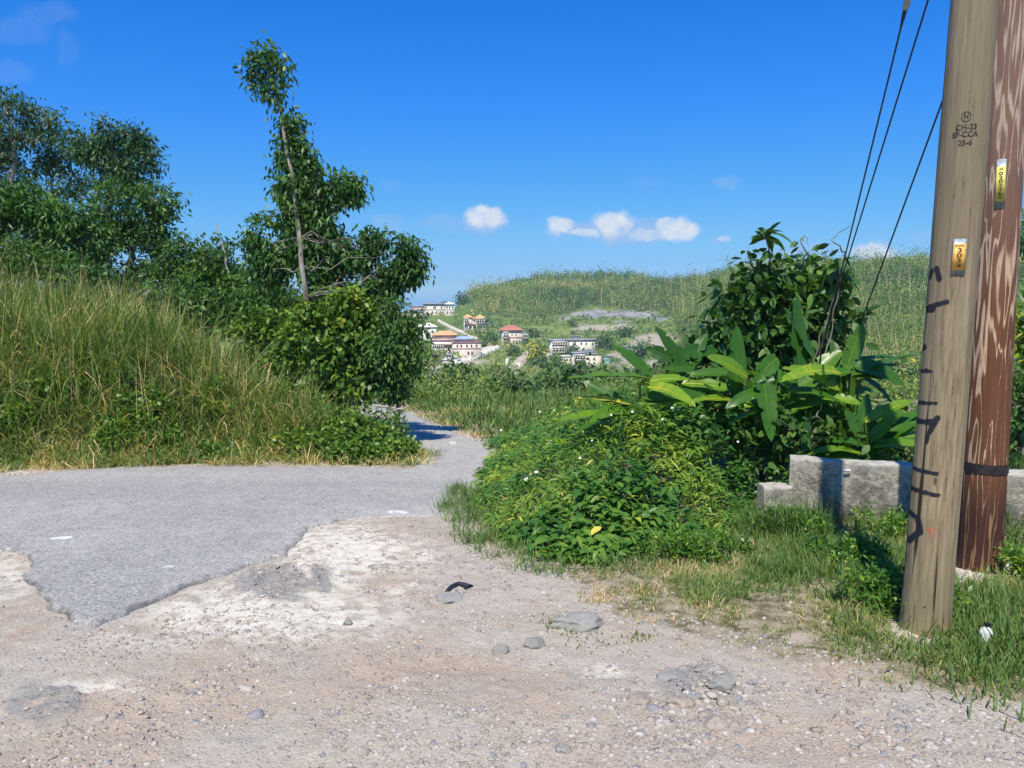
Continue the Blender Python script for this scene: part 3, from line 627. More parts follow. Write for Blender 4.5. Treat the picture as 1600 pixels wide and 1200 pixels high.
for lab, Y, bl in (('dense green bush in front of the small feathery tree, above the grass', 16.8, [(300, 460, 26), (335, 468, 26), (320, 495, 28), (355, 500, 28), (290, 490, 26), (375, 465, 18)]),
                   ('mid-green bush filling the hollow left of the vine-covered bush', 15.0, [(400, 505, 28), (430, 520, 28), (385, 530, 30), (455, 545, 26), (415, 550, 30), (445, 500, 22)]),
                   ('leafy sapling cluster between the sparse twiggy tree and the spindly sapling', 19.0, [(300, 440, 20), (325, 436, 18), (350, 440, 20), (385, 440, 16), (310, 462, 24), (345, 465, 24)]),
                   ('low leafy scrub along the skyline behind the spindly sapling', 21.0, [(270, 470, 30), (330, 475, 32), (390, 478, 30), (440, 482, 30), (500, 490, 30), (420, 455, 18)])):
    tree('shrub', lab, 'shrub', Y, bl, None, .05, M_leaf if Y != 15.0 else M_vine, M_bark, L=.12, Wd=.06, cov=.8, group='trees crowding the left hillside', bare=2, tint0=.05)
tree('vine_draped_tree', 'tall leaning slender tree hung with dark vines and topped by a small tuft', 'tree', 13.4,
     [(408, 76, 9), (400, 92, 10), (420, 88, 11), (440, 98, 8), (412, 108, 12), (394, 120, 8), (435, 116, 10), (402, 134, 8), (422, 132, 10), (444, 128, 6), (412, 150, 7), (430, 150, 9), (435, 166, 5), (449, 94, 4),
      (450, 186, 10), (462, 192, 9), (464, 210, 14), (446, 205, 9), (450, 228, 15), (472, 234, 16), (482, 246, 8), (462, 256, 20), (484, 266, 15), (442, 250, 9), (475, 286, 24), (452, 292, 18), (436, 276, 11), (432, 302, 9), (496, 288, 14), (502, 314, 16), (470, 316, 22),
      (540, 285, 20), (555, 295, 12), (522, 300, 16), (545, 308, 14), (470, 330, 26), (450, 345, 20), (495, 350, 26),
      (405, 345, 12), (395, 372, 15), (418, 375, 22), (405, 400, 18), (438, 395, 24), (430, 425, 20), (400, 425, 12),
      (480, 385, 30), (515, 375, 22), (500, 420, 34), (540, 400, 26), (540, 440, 34), (575, 370, 14), (592, 385, 16), (570, 405, 18), (600, 372, 12), (625, 375, 12), (635, 392, 20), (650, 415, 16), (625, 425, 24), (645, 432, 13), (600, 425, 12), (585, 450, 24), (612, 450, 16)],
     482, .055, M_leaf, M_bark, L=.105, Wd=.048, cov=1.1, path=[(480, 560), (479, 470, -.6), (472, 400, -.55), (462, 330, -.25), (455, 270, -.25), (447, 215, -.2), (438, 170), (428, 140), (418, 100)], bare=2, droop=.7, tint0=-.05, clump=10)
tree('vine_covered_bush', 'big rounded bush smothered in yellow-green vines beside the bend of the road', 'bush', 13.0,
     [(500, 480, 30), (540, 475, 36), (575, 480, 30), (510, 520, 40), (560, 520, 45), (470, 530, 32), (520, 565, 45), (575, 565, 40), (475, 575, 36), (600, 500, 26), (450, 560, 30), (545, 600, 40), (500, 610, 36), (600, 595, 26)],
     530, .07, M_vine, M_bark, L=.085, Wd=.07, cov=.8, prof=P_ROUND, tint0=.1, droop=.6)
tree('roadside_tree', 'dark leafy tree leaning over the bend of the road with bare stems near its foot', 'tree', 12.6,
     [(610, 480, 16), (622, 500, 24), (648, 508, 16), (668, 518, 8), (622, 535, 28), (652, 545, 14), (610, 560, 32), (636, 575, 20), (600, 600, 28), (622, 606, 18), (590, 550, 30), (644, 590, 9)],
     606, .06, M_leaf, M_bark, L=.09, Wd=.04, cov=.85, droop=.5, bare=2, tint0=.02)
def bare_stems():
    A = Acc(); o = on(610, 700)
    for p in ([(585, 634), (612, 637), (628, 640), (640, 634)], [(592, 648), (612, 644), (630, 636)], [(575, 640), (600, 655), (618, 640)]):
        q = np.array([at(a, b, 12.0) for a, b in p]); s = np.linspace(0, 1, len(q)); ss = np.linspace(0, 1, 9); P = np.stack([np.interp(ss, s, q[:, i]) for i in range(3)], 1); tube(A, P + rng.normal(size=P.shape) * .008, np.linspace(.02, .008, 9), 6)
    m = A.build('fallen_branch', M_barkw, None, at(610, 640, 12.0), True); tag(m, 'pale bare branch poking out of the bush at the road bend', 'branch')
bare_stems()
tree('bank_bush', 'low yellow-tipped bush at the tip of the grass bank next to the road bend', 'bush', 11.6,
     [(570, 660, 30), (605, 665, 28), (626, 682, 16), (600, 695, 22), (636, 704, 8), (540, 670, 26), (560, 700, 16)], 590, .03, M_vine, M_bark, L=.07, Wd=.035, cov=.4, tint0=.12, droop=.3)

# ---- grass
def grass_blades(acc, x, y, L, Wd, tint, lean=.35, bend=.5, prof=P_BLADE, zoff=0.):
    n = len(x)
    if not n: return
    a = rng.random(n) * 6.283; P = np.stack([x, y, G(x, y) + zoff - .01], -1)
    h = np.stack([np.cos(a), np.sin(a), np.zeros(n)], -1); l = lean * (.2 + rng.random(n))
    D = unit(h * l[:, None] + np.array((0, 0, 1.))); a2 = a + 1.57 + rng.normal(size=n) * .5
    S = np.stack([np.cos(a2), np.sin(a2), np.zeros(n)], -1)
    # blades droop outwards
    bd = bend * (.3 + rng.random(n) * .9)
    strips(acc, P, D, S, L, Wd, prof, tint, bend=bd * .75)
def tufts(n, reg, per, sp, keep):
    """tuft centres then blades around them"""
    x = rng.uniform(reg[0], reg[1], n); y = rng.uniform(reg[2], reg[3], n); k = keep(x, y); x, y = x[k], y[k]
    X = np.repeat(x, per) + rng.normal(size=len(x) * per) * sp; Y = np.repeat(y, per) + rng.normal(size=len(x) * per) * sp
    return X, Y, np.repeat(rng.random(len(x)), per)
def bank_grass():
    A = Acc()
    x, y, tt = tufts(4300, (-13.5, -1.3, 8, 16.5), 20, .10, lambda x, y: bank_d(x, y) > .0)
    d = bank_d(x, y); n = len(x)
    Lm = np.interp(x, [-13, -8, -5.5, -4, -2.6, -1.4], [1.6, 1.55, 1.6, 1.75, 1.35, .55]) * (.28 + .72 * sstep(0, 1.5, d)) * (.65 + .7 * fbm(x * .9, y * .9, 3))
    L = Lm * (.6 + .65 * rng.random(n))
    dry = fbm(x * 1.1 + 7, y * 1.1, 3)
    dr = sstep(.45, .62, dry) * .33 + .35 * sstep(1.0, .1, d) * sstep(.40, .6, fbm(x * 2.2, y * 2.2 + 4, 3))
    dr = dr * np.interp(x, [-12, -5, -2.5], [1.15, .9, .55])
    tint = np.clip(.40 + (tt - .5) * .4 + (rng.random(n) - .5) * .4 + dr * .8 + (rng.random(n) < .09) * .38, 0, 1)
    grass_blades(A, x, y, L, .008 + .012 * rng.random(n), tint, .75, 1.0, [.7, 1, .9, .6, .06])
    # seed stalks
    x, y, tt = tufts(300, (-12.5, -2.2, 9.5, 15.5), 3, .12, lambda x, y: bank_d(x, y) > .7); n = len(x)
    L = np.interp(x, [-13, -5, -2], [2.1, 1.7, 1.2]) * (.8 + .35 * rng.random(n)); grass_blades(A, x, y, L, .007, np.clip(.8 + .2 * rng.random(n), 0, 1), .35, .35)
    o = A.build('tall_grass', M_grass); tag(o, 'tall tangled guinea grass with straw patches on the left bank', kind='stuff')
    # mown dry straw at the foot
    A = Acc(); x, y, tt = tufts(1500, (-13.5, -1.2, 7.2, 11.6), 16, .08, lambda x, y: (np.abs(bank_d(x, y) - .1) < .33) & (fbm(x * 1.5, y * 1.5, 3) > .40)); n = len(x)
    grass_blades(A, x, y, .10 + .22 * rng.random(n), .008, np.clip(.72 + .3 * (rng.random(n)) - .4 * (tt < .3), 0, 1), 1.5, .5, P_BLADE, .03)
    o = A.build('dry_grass', M_grass); tag(o, 'dry cut straw lying along the foot of the left bank', kind='stuff')
bank_grass()
def bank_creeper():
    A = Acc(); n = 900; x = rng.uniform(-9, -1.2, n); y = rng.uniform(9.5, 12.2, n); d = bank_d(x, y)
    k = (d > .1) & (d < 1.6) & (fbm(x * 2.6 + 3, y * 2.6, 3) > np.interp(x, [-9, -4, -1.3], [.68, .60, .50])); x, y = x[k], y[k]
    c = np.stack([x, y, G(x, y) + .12 + .5 * rng.random(len(x)) * sstep(0, 1.2, bank_d(x, y))], -1)
    crown(A, [(q, .12) for q in c], .065, .045, .8, 8, .1, P_ROUND, tint0=.1)
    o = A.build('bank_creeper', M_vine); tag(o, 'round leaved creeper scrambling over the foot of the bank', kind='stuff')
bank_creeper()
def shoulder_grass():
    A = Acc()
    def ok(x, y): return (x > XR0(y) + .12) & (x < 5.0 + .2 * y) & ((poly_sd(x, y, ROAD) < -.05))
    x, y, tt = tufts(5200, (-6, 9, 11.4, 31), 9, .13, ok); n = len(x); e = x - XR0(y)
    L = (.12 + .38 * sstep(0, 2.4, e)) * (.5 + .8 * rng.random(n)) * (.5 + 1. * fbm(x * 1.3, y * 1.3, 3)); dr = .36 * sstep(.75, .1, e) + .30 * sstep(.48, .66, fbm(x * .8 + 5, y * .8, 3))
    grass_blades(A, x, y, L, .02 + .014 * rng.random(n), np.clip(.40 + (tt - .5) * .4 + (rng.random(n) - .5) * .4 + dr, 0, 1), .6, .6)
    x, y, tt = tufts(900, (-14, -2, 13, 34), 9, .15, lambda x, y: (x < XR0(y) - 3.5) & (x > XR0(y) - 8)); n = len(x)
    grass_blades(A, x, y, .4 + .5 * rng.random(n), .03, np.clip(.36 + (tt - .5) * .4, 0, 1), .3, .45)
    o = A.build('roadside_grass', M_turf); tag(o, 'knee high green grass along the far side of the descending road', kind='stuff')
shoulder_grass()
MOUND = W2([(752, 742), (744, 790), (785, 842), (860, 878), (940, 885), (1010, 868), (1100, 842), (1165, 820), (1196, 800)]) + [(2.75, 7.15), (4.6, 7.0), (4.6, 9.8), (3.0, 11.5), (2.6, 15), (.6, 15), (-.45, 12.6), (-.28, 11.2)]
def mound_h(x, y):
    sd = poly_sd(x, y, MOUND)
    H = np.interp(x, [-.5, .2, 1.0, 2.0, 3.5], [.34, .54, .84, 1.12, 1.0]) * np.interp(y, [5, 6.2, 8, 10, 14], [.55, .8, 1, .9, .7])
    return sd, H * sstep(-.05, 1.25, sd) ** .8 * (.45 + .75 * fbm(x * 1.4 + 2, y * 1.4, 3) + .35 * fbm(x * 5, y * 5, 2))
def weeds():
    A = Acc(); n = 5600
    x = rng.uniform(-.7, 4.7, n); y = 5.0 + 10 * rng.random(n) ** 1.7; sd, h = mound_h(x, y); k = (sd > -.02); x, y, h, sd = x[k], y[k], h[k], sd[k]; m = len(x)
    z = G(x, y) + h * (.55 + .5 * rng.random(m)) + .03
    per = 11; c = np.stack([x, y, z], -1); N = m * per; ti = np.repeat(np.arange(m), per)
    sz = (.7 + .6 * fbm(x * 1.2 + 11, y * 1.2, 2))
    kind = fbm(x * 1.0 + 21, y * 1.0 + 5, 3)              # patches of narrow bright leaves and of broad darker leaves
    up = unit(rng.normal(size=(m, 3)) * .35 + np.array((0, -.25, 1.)))
    u = (np.tile(np.arange(per), m) / per); P = c[ti] + up[ti] * (.13 * (u[:, None] - .5)) + rng.normal(size=(N, 3)) * .035
    a = rng.random(N) * 6.283; hor = np.stack([np.cos(a), np.sin(a), np.zeros(N)], -1)
    D = unit(hor * (.8 + .3 * rng.random(N))[:, None] + np.array((0, 0, 1.)) * (rng.random(N)[:, None] * .9 - .15))
    S = unit(np.cross(D, unit(rng.normal(size=(N, 3)) * .35 + np.array((0, -.2, 1.)))))
    br = kind[ti] > .50
    L = np.where(br, .085, .10) * (.65 + .7 * rng.random(N)) * sz[ti]; Wd = np.where(br, .042, .020) * (.7 + .6 * rng.random(N)) * sz[ti]
    pt = fbm(x * 1.8, y * 1.8, 3)
    tint = np.clip(.50 + (pt[ti] - .5) * .85 + (rng.random(N) - .5) * .32 + np.where(br, -.10, .12) - .15 * (x[ti] > 2) + (rng.random(N) < .02) * .5, 0, 1)
    strips(A, P, D, S, L, Wd, [.2, 1, .75, .05], tint, bend=.35 + .4 * rng.random(N), fold=.35)
    T = Acc(); k = rng.random(m) < .35
    b = c[k].copy(); b0 = b.copy(); b0[:, 2] = G(b[:, 0], b[:, 1]); v = b - b0 + rng.normal(size=b.shape) * .06; Lh = np.linalg.norm(v, axis=1)
    strips(A, b0, unit(v), rdir(len(b)), Lh, .007, [1, 1, .8], .55)
    # taller sprays standing out of the mound
    n2 = 260; x = rng.uniform(-.5, 4.6, n2); y = 5.2 + 7 * rng.random(n2); sd, h = mound_h(x, y); k = sd > .12; x, y, h = x[k], y[k], h[k]; m = len(x); hh = .10 + .22 * rng.random(m)
    b0 = np.stack([x, y, G(x, y) + h * .8], -1); dv = unit(rng.normal(size=(m, 3)) * .25 + np.array((0, 0, 1.))); strips(A, b0, dv, rdir(m), hh + .1, .007, [1, 1, .6], .5)
    per = 9; ti = np.repeat(np.arange(m), per); u = np.tile((np.arange(per) + .5) / per, m); P = b0[ti] + dv[ti] * ((hh[ti] + .1) * u)[:, None]; a = rng.random(m * per) * 6.283
    D = unit(np.stack([np.cos(a), np.sin(a), .5 + 0 * a], -1)); S = unit(np.cross(D, np.array((0, -.2, 1.)))); strips(A, P, D, S, .085 * (1.15 - .5 * u), .024, [.2, 1, .75, .05], np.clip(.5 + (rng.random(m)[ti] - .5) * .6, 0, 1), bend=.5, fold=.3)
    o = A.build('low_weeds', M_weed); tag(o, 'mound of leafy green weeds spilling to the edge of the dirt', kind='stuff')
weeds()
def verge_grass():
    A = Acc()
    pb = [(1440, 985, 70, 24), (1540, 890, 80, 24), (1330, 838, 55, 28), (1195, 955, 42, 26), (1370, 1045, 46, 20), (1120, 860, 40, 14), (1250, 1000, 40, 14), (1480, 850, 30, 25)]
    def dens(x, y):
        sd = poly_sd(x, y, VERGE); px, py = PX(x, y, G(x, y)); bare = blobs_px(px, py, [(*q, 1) for q in pb]) * (y < 8)
        sm = poly_sd(x, y, MOUND)
        p = sstep(-.08, .3, sd + (fbm(x * 4, y * 4, 3) - .5) * .55) * (1 - .95 * sstep(.3, .6, bare)) * (.25 + 1.1 * sstep(.36, .56, fbm(x * 3 + 5, y * 3, 3)))
        return rng.random(len(x)) < p * (sm < .35)
    # close turf
    x, y, tt = tufts(16500, (-.8, 5.2, 2.4, 7.4), 9, .028, dens); n = len(x); px, py = PX(x, y, G(x, y))
    sd = poly_sd(x, y, VERGE)
    lush = np.clip(blobs_px(px, py, [(1590, 1040, 90, 70, 1), (1390, 905, 60, 50, 1.1), (1290, 860, 90, 60, .9), (1560, 930, 60, 40, .5), (1100, 930, 60, 30, .3), (1350, 970, 60, 40, .4)]), 0, 1)
    L = (.035 + .05 * sstep(0, .7, sd) + .11 * lush) * (.6 + .8 * rng.random(n))
    dry = sstep(.40, .60, fbm(x * 2.1 + 9, y * 2.1, 3)) * .34 * (1 - lush) + .12 * sstep(.4, 0, sd) + .12
    grass_blades(A, x, y, L, .0035 + .004 * rng.random(n), np.clip(.38 + (tt - .5) * .3 + (rng.random(n) - .5) * .36 + dry, 0, 1), .9, .5)
    # behind the wall and beyond, further right
    x, y, tt = tufts(2200, (2.5, 16, 5.5, 16), 12, .06, lambda x, y: (poly_sd(x, y, MOUND) < .1) & (x > .3 * y)); n = len(x)
    grass_blades(A, x, y, .15 + .35 * rng.random(n) * sstep(6, 8.5, y), .009, np.clip(.42 + (tt - .5) * .4 + (rng.random(n) - .5) * .3, 0, 1), .5, .5)
    # fringe round the mound
    x, y, tt = tufts(1500, (-.9, 3.2, 4.9, 8.5), 12, .045, lambda x, y: (np.abs(poly_sd(x, y, MOUND) + .1) < .28)); n = len(x)
    grass_blades(A, x, y, .08 + .16 * rng.random(n), .006, np.clip(.45 + (tt - .5) * .4 + (rng.random(n) - .5) * .3, 0, 1), .8, .5)
    # foot of the wall and clumps
    for cx, cy, r, h, num in [(1280, 815, .33, .24, 900), (1390, 930, .16, .2, 420), (1345, 905, .12, .16, 320), (1365, 870, .2, .2, 420), (1310, 940, .06, .14, 90), (1325, 975, .06, .14, 90), (1215, 890, .12, .18, 250), (1590, 1000, .25, .2, 900), (1580, 1060, .25, .17, 700), (1510, 960, .12, .15, 300), (1240, 838, .14, .42, 520), (1270, 822, .12, .46, 420), (1215, 836, .12, .34, 360), (1590, 830, .3, .4, 500), (1480, 840, .3, .25, 300), (905, 988, .06, .03, 60), (935, 1000, .1, .03, 60), (872, 975, .05, .05, 80), (1000, 995, .04, .04, 40), (1560, 1010, .08, .22, 260), (1250, 905, .09, .16, 160)]:
        c = on(cx, cy); x = c[0] + rng.normal(size=num) * r; y = c[1] + rng.normal(size=num) * r
        k = (y < 6.45) | (x > 4.2); x, y = x[k], y[k]; n = len(x)
        grass_blades(A, x, y, h * (.5 + .7 * rng.random(n)), .006 + .004 * rng.random(n), np.clip(.42 + (rng.random(n) - .5) * .4, 0, 1), .6, .5)
    o = A.build('verge_grass', M_turf); tag(o, 'patchy short green and straw grass on the verge around the poles', kind='stuff')
    # herbs with small leaves in the verge
    A = Acc()
    for cx, cy, r, num in [(1390, 945, .12, 16), (1370, 830, .2, 12), (1270, 800, .25, 34), (1235, 835, .12, 22), (1350, 885, .15, 12), (1080, 870, .2, 16), (1590, 900, .2, 12)]:
        c = on(cx, cy); x = c[0] + rng.normal(size=num) * r; y = c[1] + rng.normal(size=num) * r; k = (y < 6.45); x, y = x[k], y[k]
        crown(A, [(q, .05) for q in np.stack([x, y, G(x, y) + .04 + .12 * rng.random(len(x))], -1)], .045, .018, 1.2, 7, -.3, P_LEAF, tint0=.1)
    o = A.build('verge_herbs', M_weed); tag(o, 'small leafy herbs growing in the verge near the wall', kind='stuff')
verge_grass()

# ---- shrub tree, paddle leaved plants
tree('broadleaf_shrub_tree', 'dark dense shrub tree with large glossy leaves rising behind the paddle-leaved plants', 'tree', 9.6,
     [(1180, 425, 28), (1215, 428, 22), (1255, 415, 22), (1290, 415, 24), (1310, 425, 14), (1160, 455, 24), (1205, 460, 34), (1260, 455, 34), (1298, 465, 26), (1140, 500, 26), (1180, 510, 36), (1235, 515, 38), (1285, 520, 30), (1145, 545, 30), (1195, 565, 38), (1250, 575, 38), (1300, 570, 28), (1110, 530, 16), (1120, 565, 24), (1310, 500, 16)],
     1230, .055, M_leaf, M_barkd, L=.15, Wd=.08, cov=.95, prof=P_ROUND, droop=.35, tint0=-.04, bare=3, fold=.2, clump=8)
def sprig(px, py, Y, n, L, label, tint=.3, stem_to=None):
    c = at(px, py, Y); root = thing('leaf_sprig', c, label, 'sprig'); A = Acc()
    a = np.linspace(0, 6.283, n, endpoint=False) + rng.random(n) * .5; el = rng.uniform(-.1, 1.2, n)
    D = np.stack([np.cos(a) * np.cos(el), np.sin(a) * np.cos(el), np.sin(el)], -1); S = unit(np.cross(D, np.array((0, 0, 1.)) + rng.normal(size=(n, 3)) * .3))
    strips(A, np.repeat(c[None], n, 0) + rng.normal(size=(n, 3)) * .02, D, S, L * (.7 + .5 * rng.random(n)), L * .3, [.15, .8, 1, .75, .08], np.clip(tint + rng.normal(size=n) * .12, 0, 1), bend=.3 + .5 * rng.random(n), fold=.3)
    A.build('leaf_cluster', M_leaf, root); A = Acc(); e = at(*stem_to) if stem_to else c - (0, 0, .3); limb(A, e, c, .012, .008, 6, .1); A.build('stem', M_bark, root)
sprig(1197, 368, 9.3, 16, .30, 'single dark rosette of pointed leaves sticking up above the shrub tree', .2, (1205, 420, 9.4))
sprig(1353, 492, 8.9, 14, .20, 'small dark leaf rosette beside the lowest guy wire', .25, (1345, 560, 9.0))
def bigleaf(root, A, b, t, wid, lift=.15, nrm=(0, -.5, .85), tint=.5, fold=.22, n=26, wav=.03):
    b = np.asarray(b, float); t = np.asarray(t, float); L = np.linalg.norm(t - b); s = np.linspace(0, 1, n)[:, None]
    m = (b + t) / 2 + np.array((0, 0, lift * L * 2)); C = b * (1 - s) ** 2 + 2 * m * s * (1 - s) + t * s * s
    T = unit(np.gradient(C, axis=0)); Nn = np.asarray(nrm, float) + rng.normal(size=3) * .12; S = unit(np.cross(T, Nn)); Nn = np.cross(S, T); q = s[:, 0]
    w = wid * .5 * np.clip(np.sin(np.pi * np.clip(q, 0, 1) ** .8) ** .55, 0, 1) * (1 - .15 * q); w[0] = .006; w[-1] = .004; tl = 1 - .55 * (rng.random(n) < .05) * (q > .2); tr = 1 - .55 * (rng.random(n) < .05) * (q > .2)
    wv = lambda ph: (np.sin(q * 15 + ph) * wav * L * .25)[:, None] * Nn
    V = np.stack([C - S * (w * tl)[:, None] + Nn * w[:, None] * fold + wv(rng.random() * 6), C - S * w[:, None] * .5 + Nn * w[:, None] * fold * .65, C, C + S * w[:, None] * .5 + Nn * w[:, None] * fold * .65, C + S * (w * tr)[:, None] + Nn * w[:, None] * fold + wv(rng.random() * 6)], 1)
    Q = [(i * 5 + j, i * 5 + j + 1, i * 5 + j + 6, i * 5 + j + 5) for i in range(n - 1) for j in range(4)]
    a = Acc(); a.add(V.reshape(-1, 3), Q, np.clip(tint + np.repeat(rng.normal(size=n) * .03, 5), 0, 1))
    tube(a, C - Nn * .004, np.linspace(.011, .003, n), 5, min(1, tint + .22))
    return a.build('leaf', M_broad, root, smooth=True)
def paddle(label, base, leaves, Y):
    """leaves: (base px, base py, tip px, tip py, width, tip depth offset, lift, tint, normal)"""
    bx = at(base, 600, Y)[0]; o = np.array((bx, Y, gz(bx, Y))); root = thing('paddle_leaf_plant', o, label, 'plant', 'paddle-leaved plants behind the weeds'); St = Acc()
    for (x0, y0, x1, y1, w, dy, lift, tint, nrm) in leaves:
        b = at(x0, y0, Y + dy * .2); t = at(x1, y1, Y + dy); bigleaf(root, None, b, t, w, lift, nrm, tint)
        k = np.linspace(0, 1, 7)[:, None]; m = o * .4 + b * .6; m = m * np.array((.9, 1, 1)) + o * np.array((.1, 0, 0)); tube(St, o * (1 - k) ** 2 + 2 * m * k * (1 - k) + b * k * k, np.linspace(.022, .010, 7), 6, .6)
    cpx = float(np.mean([l[0] for l in leaves])); cpy = float(np.mean([l[1] for l in leaves]))
    for q in range(5 if len(leaves) > 3 else 0):
        sx = -1 if q % 2 else 1; x0, y0 = cpx + sx * rng.uniform(0, 14), cpy + rng.uniform(-5, 32); b = at(x0, y0, Y - .1); t = at(x0 + sx * rng.uniform(55, 105), y0 + rng.uniform(-34, 30), Y - rng.uniform(-.3, .45))
        bigleaf(root, None, b, t, rng.uniform(.13, .19), rng.uniform(.04, .12), (rng.normal() * .25, rng.uniform(-.75, -.2), .85), rng.uniform(.35, .85))
        k = np.linspace(0, 1, 7)[:, None]; m = o * .4 + b * .6; tube(St, o * (1 - k) ** 2 + 2 * m * k * (1 - k) + b * k * k, np.linspace(.02, .010, 7), 6, .6)
    St.build('stem', M_broad, root, smooth=True)
UPN = (-.15, -.35, .9); FAC = (.1, -.9, .4)
paddle('leftmost paddle-leaved plant with a long leaf pointing left over the valley', 1005, [
    (1012, 590, 886, 592, .21, -.2, .03, .62, (0, -.25, .95)), (1015, 585, 957, 540, .20, .1, .02, .4, (.5, -.8, .4)), (1012, 605, 1086, 636, .22, -.4, .10, .86, (.1, -.5, .85)),
    (985, 632, 903, 622, .15, -.1, .04, .97, (0, -.4, .9)), (990, 650, 868, 658, .17, -.3, .05, .7, (0, -.45, .9)), (980, 640, 912, 596, .18, .2, .03, .35, FAC), (1000, 600, 1078, 592, .14, .1, .05, .8, (0, -.4, .9)), (975, 660, 905, 672, .16, -.4, .08, .45, UPN)], 7.9)
paddle('paddle-leaved plant with dark upright leaves in front of the quarry face', 1060, [
    (1070, 580, 1024, 510, .20, .2, .03, .22, (.6, -.7, .2)), (1068, 590, 1105, 520, .2, .4, .03, .3, (-.5, -.8, .3)), (1048, 562, 1008, 545, .18, .1, .06, .22, FAC), (1050, 560, 1122, 548, .22, .4, .05, .25, (0, -.6, .7)),
    (1085, 575, 1035, 575, .14, -.1, .03, .4, (0, -.7, .5)), (1062, 600, 1062, 540, .17, .1, .02, .25, FAC)], 8.7)
paddle('paddle-leaved plant with one upright leaf and one bright leaf pointing up left', 1150, [
    (1150, 615, 1151, 508, .24, .2, .0, .42, (.1, -1, .1)), (1168, 590, 1105, 558, .22, -.3, .05, .74, (.1, -.55, .8)), (1150, 660, 1100, 600, .2, .0, .05, .4, UPN), (1155, 640, 1190, 590, .2, .2, .05, .35, FAC), (1140, 655, 1120, 610, .15, -.2, .05, .5, UPN), (1190, 600, 1160, 575, .16, -.4, .05, .66, (0, -.5, .85))], 8.3)
paddle('paddle-leaved plant whose broad leaf hangs straight down in the middle', 1210, [
    (1190, 570, 1205, 690, .24, -.4, .04, .5, (.1, -1, .15)), (1245, 610, 1180, 575, .24, .1, .07, .5, UPN), (1200, 650, 1160, 620, .2, -.1, .05, .5, UPN), (1215, 560, 1180, 600, .2, -.2, .08, .5, FAC), (1225, 650, 1240, 580, .2, .1, .02, .4, FAC), (1230, 660, 1270, 690, .18, -.3, .1, .55, UPN)], 7.9)
paddle('paddle-leaved plant with a huge yellow-green leaf lifting to the right', 1262, [
    (1246, 615, 1316, 548, .27, .1, .05, .6, (-.3, -.6, .6)), (1250, 600, 1244, 460, .22, .4, .0, .26, (.3, -.9, .1)), (1270, 560, 1225, 480, .2, .5, .02, .24, (.5, -.8, .1)), (1255, 640, 1290, 610, .2, -.1, .06, .5, UPN), (1265, 660, 1300, 660, .17, -.3, .08, .6, UPN)], 8.1)
paddle('tall paddle-leaved plant with a pale-ribbed upright leaf under the guy wires', 1325, [
    (1322, 578, 1348, 505, .20, .1, .0, .55, (-.2, -1, .1)), (1335, 572, 1413, 604, .24, -.2, .10, .42, (0, -.5, .8)), (1300, 582, 1410, 560, .17, .3, .08, .4, (0, -.4, .9)), (1330, 580, 1270, 600, .2, -.1, .06, .45, UPN), (1318, 600, 1300, 530, .18, .3, .0, .3, FAC), (1345, 590, 1400, 640, .2, -.1, .1, .4, UPN)], 8.0)
paddle('low fan of long paddle leaves just above the concrete wall', 1375, [
    (1352, 660, 1428, 625, .18, .1, .04, .78, (0, -.5, .85)), (1360, 690, 1412, 640, .17, -.1, .03, .62, UPN), (1362, 700, 1432, 660, .17, .1, .05, .45, UPN), (1350, 690, 1320, 640, .16, .1, .03, .4, FAC), (1370, 700, 1440, 690, .17, -.1, .06, .5, UPN), (1355, 700, 1300, 690, .18, -.1, .06, .4, UPN), (1368, 690, 1440, 640, .18, .3, .04, .5, UPN), (1345, 680, 1355, 615, .17, .2, .02, .45, FAC), (1380, 690, 1470, 650, .18, .3, .05, .5, UPN)], 7.6)
paddle('small paddle-leaved plant poking from the weeds beside the road', 880, [(890, 690, 846, 702, .12, -.1, .1, .72, (0, -.5, .9)), (888, 692, 905, 680, .1, .0, .1, .6, UPN)], 8.6)
tree('wall_shrub', 'round-leaved dark shrub directly behind the left end of the concrete wall', 'shrub', 7.7, [(1215, 660, 24), (1250, 690, 24), (1230, 640, 20), (1290, 690, 22), (1275, 650, 22), (1320, 690, 18), (1200, 700, 24)], 1250, .03, M_vine, M_bark, L=.10, Wd=.06, cov=.5, prof=P_ROUND, tint0=-.15, droop=.2)
tree('wall_shrub', 'broad-leaved green growth leaning over the back of the concrete wall beside the grey pole', 'shrub', 8.5, [(1345, 695, 24), (1375, 690, 24), (1405, 695, 22), (1350, 655, 22), (1390, 655, 22), (1425, 690, 18), (1300, 700, 20), (1420, 650, 18), (1320, 660, 18)], 1380, .03, M_vine, M_bark, L=.13, Wd=.065, cov=.5, prof=P_LANCE, tint0=-.05, droop=.3)
tree('vine_thicket', 'dark tangled thicket filling the space under the shrub tree', 'bush', 9.0, [(1110, 620, 34), (1160, 640, 34), (1100, 585, 24), (1215, 620, 34), (1265, 620, 34), (1310, 640, 26), (1060, 620, 24), (1345, 660, 24), (1040, 650, 26)], 1200, .04, M_leaf, M_barkd, L=.11, Wd=.055, cov=.6, tint0=.0, droop=.3)
tree('right_edge_shrub', 'yellow-green leafy shrub at the right edge behind the dark pole', 'shrub', 9.5, [(1600, 490, 24), (1625, 510, 34), (1610, 540, 24), (1595, 515, 14), (1650, 560, 40)], 1620, .05, M_vine, M_bark, L=.12, Wd=.07, cov=.55, tint0=.3)
tree('right_edge_bush', 'dark bush at the right edge between the yellow-green shrub and the wall', 'shrub', 9.2, [(1600, 600, 26), (1585, 580, 16), (1640, 620, 40), (1590, 650, 24), (1625, 690, 36), (1585, 700, 22)], 1610, .05, M_leaf, M_bark, L=.1, Wd=.05, cov=.6)

